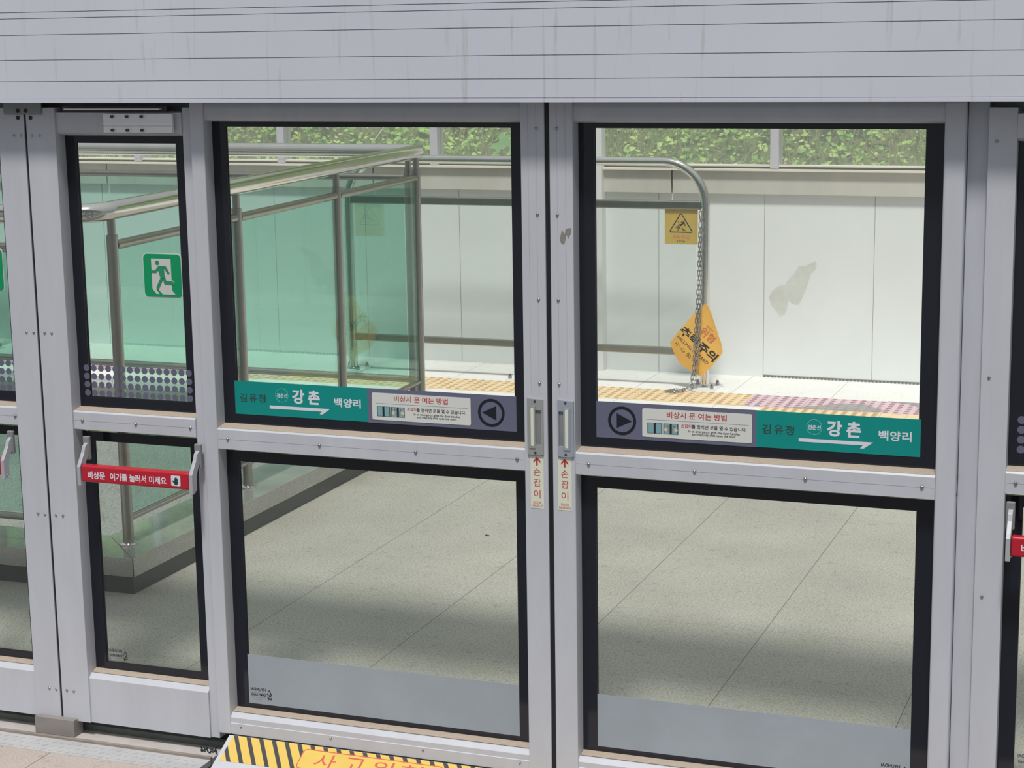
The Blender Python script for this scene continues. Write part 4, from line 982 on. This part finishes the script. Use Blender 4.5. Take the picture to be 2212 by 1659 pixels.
# ================================================================== TACTILE TILES
TS = 0.340
_t = {}
def tile_mesh(kind):
    b = MB(); m = [kind, kind+'d']
    q = 0.0014
    b.box(q, TS-q, q, TS-q, 0.0003, 0.004)
    b.cur = 1
    for i in range(6):
        for k in range(6): b.dome((TS*(i+0.5)/6, TS*(k+0.5)/6, 0.004), 0.0165, 0.0045, 'z', 12, 2)
    return b
def tile(x, y, kind, label, grp, sy_=1.0):
    if kind not in _t: o = tile_mesh(kind).build('tactile_tile', [kind, kind+'d'], None); _t[kind] = o
    else: o = _t[kind].copy(); COL.objects.link(o); o.name = 'tactile_tile'
    o.location = (x, y, 0); o.scale = (1, sy_, 1)
    tag(o, label, 'tactile tile', grp)
for k in range(0, 10): tile(-0.765-TS*(k+1), 5.517, 'tac_y', 'yellow dotted tactile tile in the row by the railing', 'yellow tactile tiles along the railing')
for k in range(0, 7): tile(-0.765+TS*k, 5.517, 'tac_p', 'pink dotted tactile tile right of the yellow row', 'pink tactile tiles right of the railing')
for k in range(10, 20): tile(-0.765-TS*(k+1), 5.517, 'tac_p', 'pink dotted tactile tile seen through the green glass', 'pink tactile tiles behind the green glass')
for k in range(0, 2): tile(-0.640+TS*k, 5.340, 'tac_y', 'yellow dotted tactile tile in front of the pink row', 'yellow tactile tiles in front of the pink row', 0.505)
gb = None
for k in range(0, 5):
    if gb is None:
        b = MB().box(0.0014, TS-0.0014, 0.0014, 0.1700, 0.0003, 0.004)
        for i in range(4): b.box(0.02+i*0.085, 0.062+i*0.085, 0.006, 0.166, 0.004, 0.0075)
        gb = b.build('guide_tile', 'tac_y'); o = gb
    else: o = gb.copy(); COL.objects.link(o); o.name = 'guide_tile'
    o.location = (0.042+TS*k, 5.340, 0); tag(o, 'yellow barred guiding tile at the right in front of the pink row', 'tactile tile', 'barred yellow guiding tiles')
for (pl, lab, nm) in (([(-0.50, 5.525), (-0.36, 5.60), (-0.24, 5.72), (-0.10, 5.735), (-0.02, 5.66), (0.045, 5.58), (0.02, 5.54), (-0.2, 5.525)], 'grey mortar patch smeared over the pink and yellow tactile tiles', 'mortar_patch'),
                 ([(0.02, 5.856), (0.18, 5.80), (0.24, 5.66), (0.34, 5.62), (0.45, 5.70), (0.5, 5.856)], 'grey worn patch on the pink tiles near the right edge of the glass', 'mortar_patch')):
    q = MB(); q.flat(pl, 0.0042, 0.0062); tag(q.build(nm, 'patch'), lab, 'patch')
# small litter on the floor
q = MB().box(-0.010, 0.010, -0.004, 0.004, 0.0004, 0.003).build('litter', 'rubber'); q.location = (-1.15, 2.45, 0); q.rotation_euler = (0, 0, -0.5); tag(q, 'tiny dark scrap lying on the grey floor behind the left leaf', 'litter')

# ================================================================== PLANTED BANK BEYOND THE BARRIER
b = MB(); nx, ny = 40, 16; vs = []; fs = []
def bank(y): 
    t = max(0.0, y-6.95); return 0.72+0.62*t+0.05*t*t
for i in range(nx+1):
    for k in range(ny+1):
        x = -13+20*i/nx; y = 6.9+7.0*k/ny; vs.append((x, y, bank(y)+0.08*math.sin(x*2.1+y)*math.cos(y*1.7)-0.05))
for i in range(nx):
    for k in range(ny): a = i*(ny+1)+k; fs.append((a, a+ny+1, a+ny+2, a+1))
b.add(vs, fs)
struct(b.build('ground_bank', 'soil', smooth=True), 'overgrown bank rising behind the noise barrier')
def leaf(b, c, s, rnd, droop=0.4, shape='oval'):
    a = rnd.uniform(0, 2*math.pi); el = rnd.uniform(-0.7, 0.5)
    d = Vector((math.cos(a)*math.cos(el), math.sin(a)*math.cos(el), math.sin(el))); up = Vector((rnd.uniform(-.5, .5), -0.7+rnd.uniform(-.4, .4), 0.8+rnd.uniform(-.4, .4))).normalized()
    sd = d.cross(up).normalized(); w = s*rnd.uniform(0.28, 0.42); c = Vector(c); nn = sd.cross(d)*s*0.12
    b.add([c, c+d*s*0.3+sd*w, c+d*s*0.7+sd*w*0.75+nn*0.3, c+d*s, c+d*s*0.7-sd*w*0.75+nn*0.3, c+d*s*0.3-sd*w], [(0, 1, 2, 3), (0, 3, 4, 5)])
rnd = random.Random(11); b = MB()
for k in range(17000):
    y = 6.98+abs(rnd.gauss(0, 1))*0.75+rnd.uniform(0, .5); x = rnd.uniform(-8.6, 2.3); z = bank(y)+rnd.uniform(-0.04, 0.20)+0.06*math.sin(x*3.3)
    if math.sin(x*2.3+1)*math.sin(y*5+x) > 0.55 and rnd.random() < 0.6: continue
    leaf(b, (x, y, z), rnd.uniform(0.024, 0.055), rnd)
tag(b.build('climbing_foliage', 'leaf'), 'dense bright green creeper foliage behind the noise barrier glass', 'foliage', kind='stuff')
b = MB()
for k in range(9000):
    y = rnd.uniform(8.0, 13.6); x = rnd.uniform(-12.5, 6.5); leaf(b, (x, y, bank(y)+rnd.uniform(-0.05, 0.25)), rnd.uniform(0.12, 0.22), rnd)
tag(b.build('hillside_foliage', 'leaf_far'), 'broad green growth covering the upper bank behind the creeper', 'foliage', kind='stuff')
b = MB()
for k in range(8500):
    y = 6.95+rnd.uniform(0, 1.3); x = rnd.uniform(-8.4, 2.3)
    if math.sin(x*1.9+0.4) < -0.2 and rnd.random() < 0.75: continue
    z = bank(y)-0.03; h = rnd.uniform(0.14, 0.34); dx, dy = rnd.uniform(-.12, .12), rnd.uniform(-.1, .05); w = 0.0035
    p0 = Vector((x, y, z)); p1 = p0+Vector((dx*0.4, dy*0.4, h*0.6)); p2 = p0+Vector((dx, dy, h)); e = Vector((w, 0, 0))
    b.add([p0-e, p0+e, p1+e*0.8, p1-e*0.8, p2], [(0, 1, 2, 3), (3, 2, 4)])
tag(b.build('tall_grass', 'grass'), 'thin dry yellowish grass stalks among the creeper behind the barrier', 'grass', kind='stuff')
# large-lobed plant
root = empty('lobed_leaf_plant', (-2.55, 7.25, bank(7.25)-0.03)); b = MB(); stem = MB()
for k in range(34):
    a = rnd.uniform(-1, 1); x = a*0.36; z = rnd.uniform(0.16, 0.52); y = rnd.uniform(-0.2, 0.15); s = rnd.uniform(0.07, 0.12)
    c = Vector((x, y, z)); d = Vector((rnd.uniform(-1, 1), -0.6, rnd.uniform(-0.6, 0.5))).normalized(); up = Vector((0, -0.8, 0.6)).normalized(); sd = d.cross(up).normalized()
    poly = []
    for t in range(15):
        an = -math.pi*0.86+2*math.pi*0.86*t/14; rr = s*(1.0 if t % 3 == 1 else (0.62 if t % 3 == 2 else 0.70))
        poly.append(c+d*rr*math.cos(an)+sd*rr*math.sin(an))
    vs_ = [c]+poly; b.add(vs_, [(0, i, i+1) for i in range(1, 15)])
    if k % 4 == 0: stem.tube([(0, 0, 0), (x*0.5, y*0.5, z*0.6), (x, y, z)], 0.004, 5)
b.build('leaves', 'leaf_big', root); stem.build('stems', 'twig', root)
tag(root, 'plant with large pale green lobed leaves behind the barrier, just left of the central stile', 'plant')
def branch(pts_, r_, label):
    b = MB(); b.tube(pts_, [r_]*(len(pts_)-1)+[r_*0.4], 7); tag(b.build('dry_branch', 'twig', smooth=True), label, 'branch')
B_ = lambda x, y, dz=0.0: (x, y, bank(y)+dz)
branch([B_(-4.25, 7.3, 0.02), B_(-4.10, 7.4, 0.16), B_(-3.90, 7.6, 0.36)], 0.010, 'slanting dry branch right of the leftmost barrier mullion in the left leaf')
branch([B_(-3.84, 7.3, 0.0), B_(-3.76, 7.35, 0.16), B_(-3.70, 7.4, 0.34)], 0.014, 'thick slanting dry stem in the middle of the left leaf view')
branch([B_(-3.66, 7.3, -0.02), B_(-3.64, 7.32, 0.18), B_(-3.56, 7.4, 0.36)], 0.009, 'thin upright dry stem beside the thick slanting one')
branch([B_(-2.86, 7.2, 0.34), B_(-2.74, 7.2, 0.24), B_(-2.66, 7.2, 0.10), B_(-2.60, 7.2, 0.0)], 0.008, 'pale arching twig left of the large lobed leaves')
branch([B_(-1.62, 7.3, 0.0), B_(-1.55, 7.3, 0.14), B_(-1.44, 7.35, 0.32)], 0.007, 'pale forked twig above the curved railing end')
branch([B_(-0.88, 7.3, 0.0), B_(-0.92, 7.3, 0.12), B_(-0.93, 7.35, 0.3)], 0.008, 'upright dry twig left of the mullion seen in the right leaf')
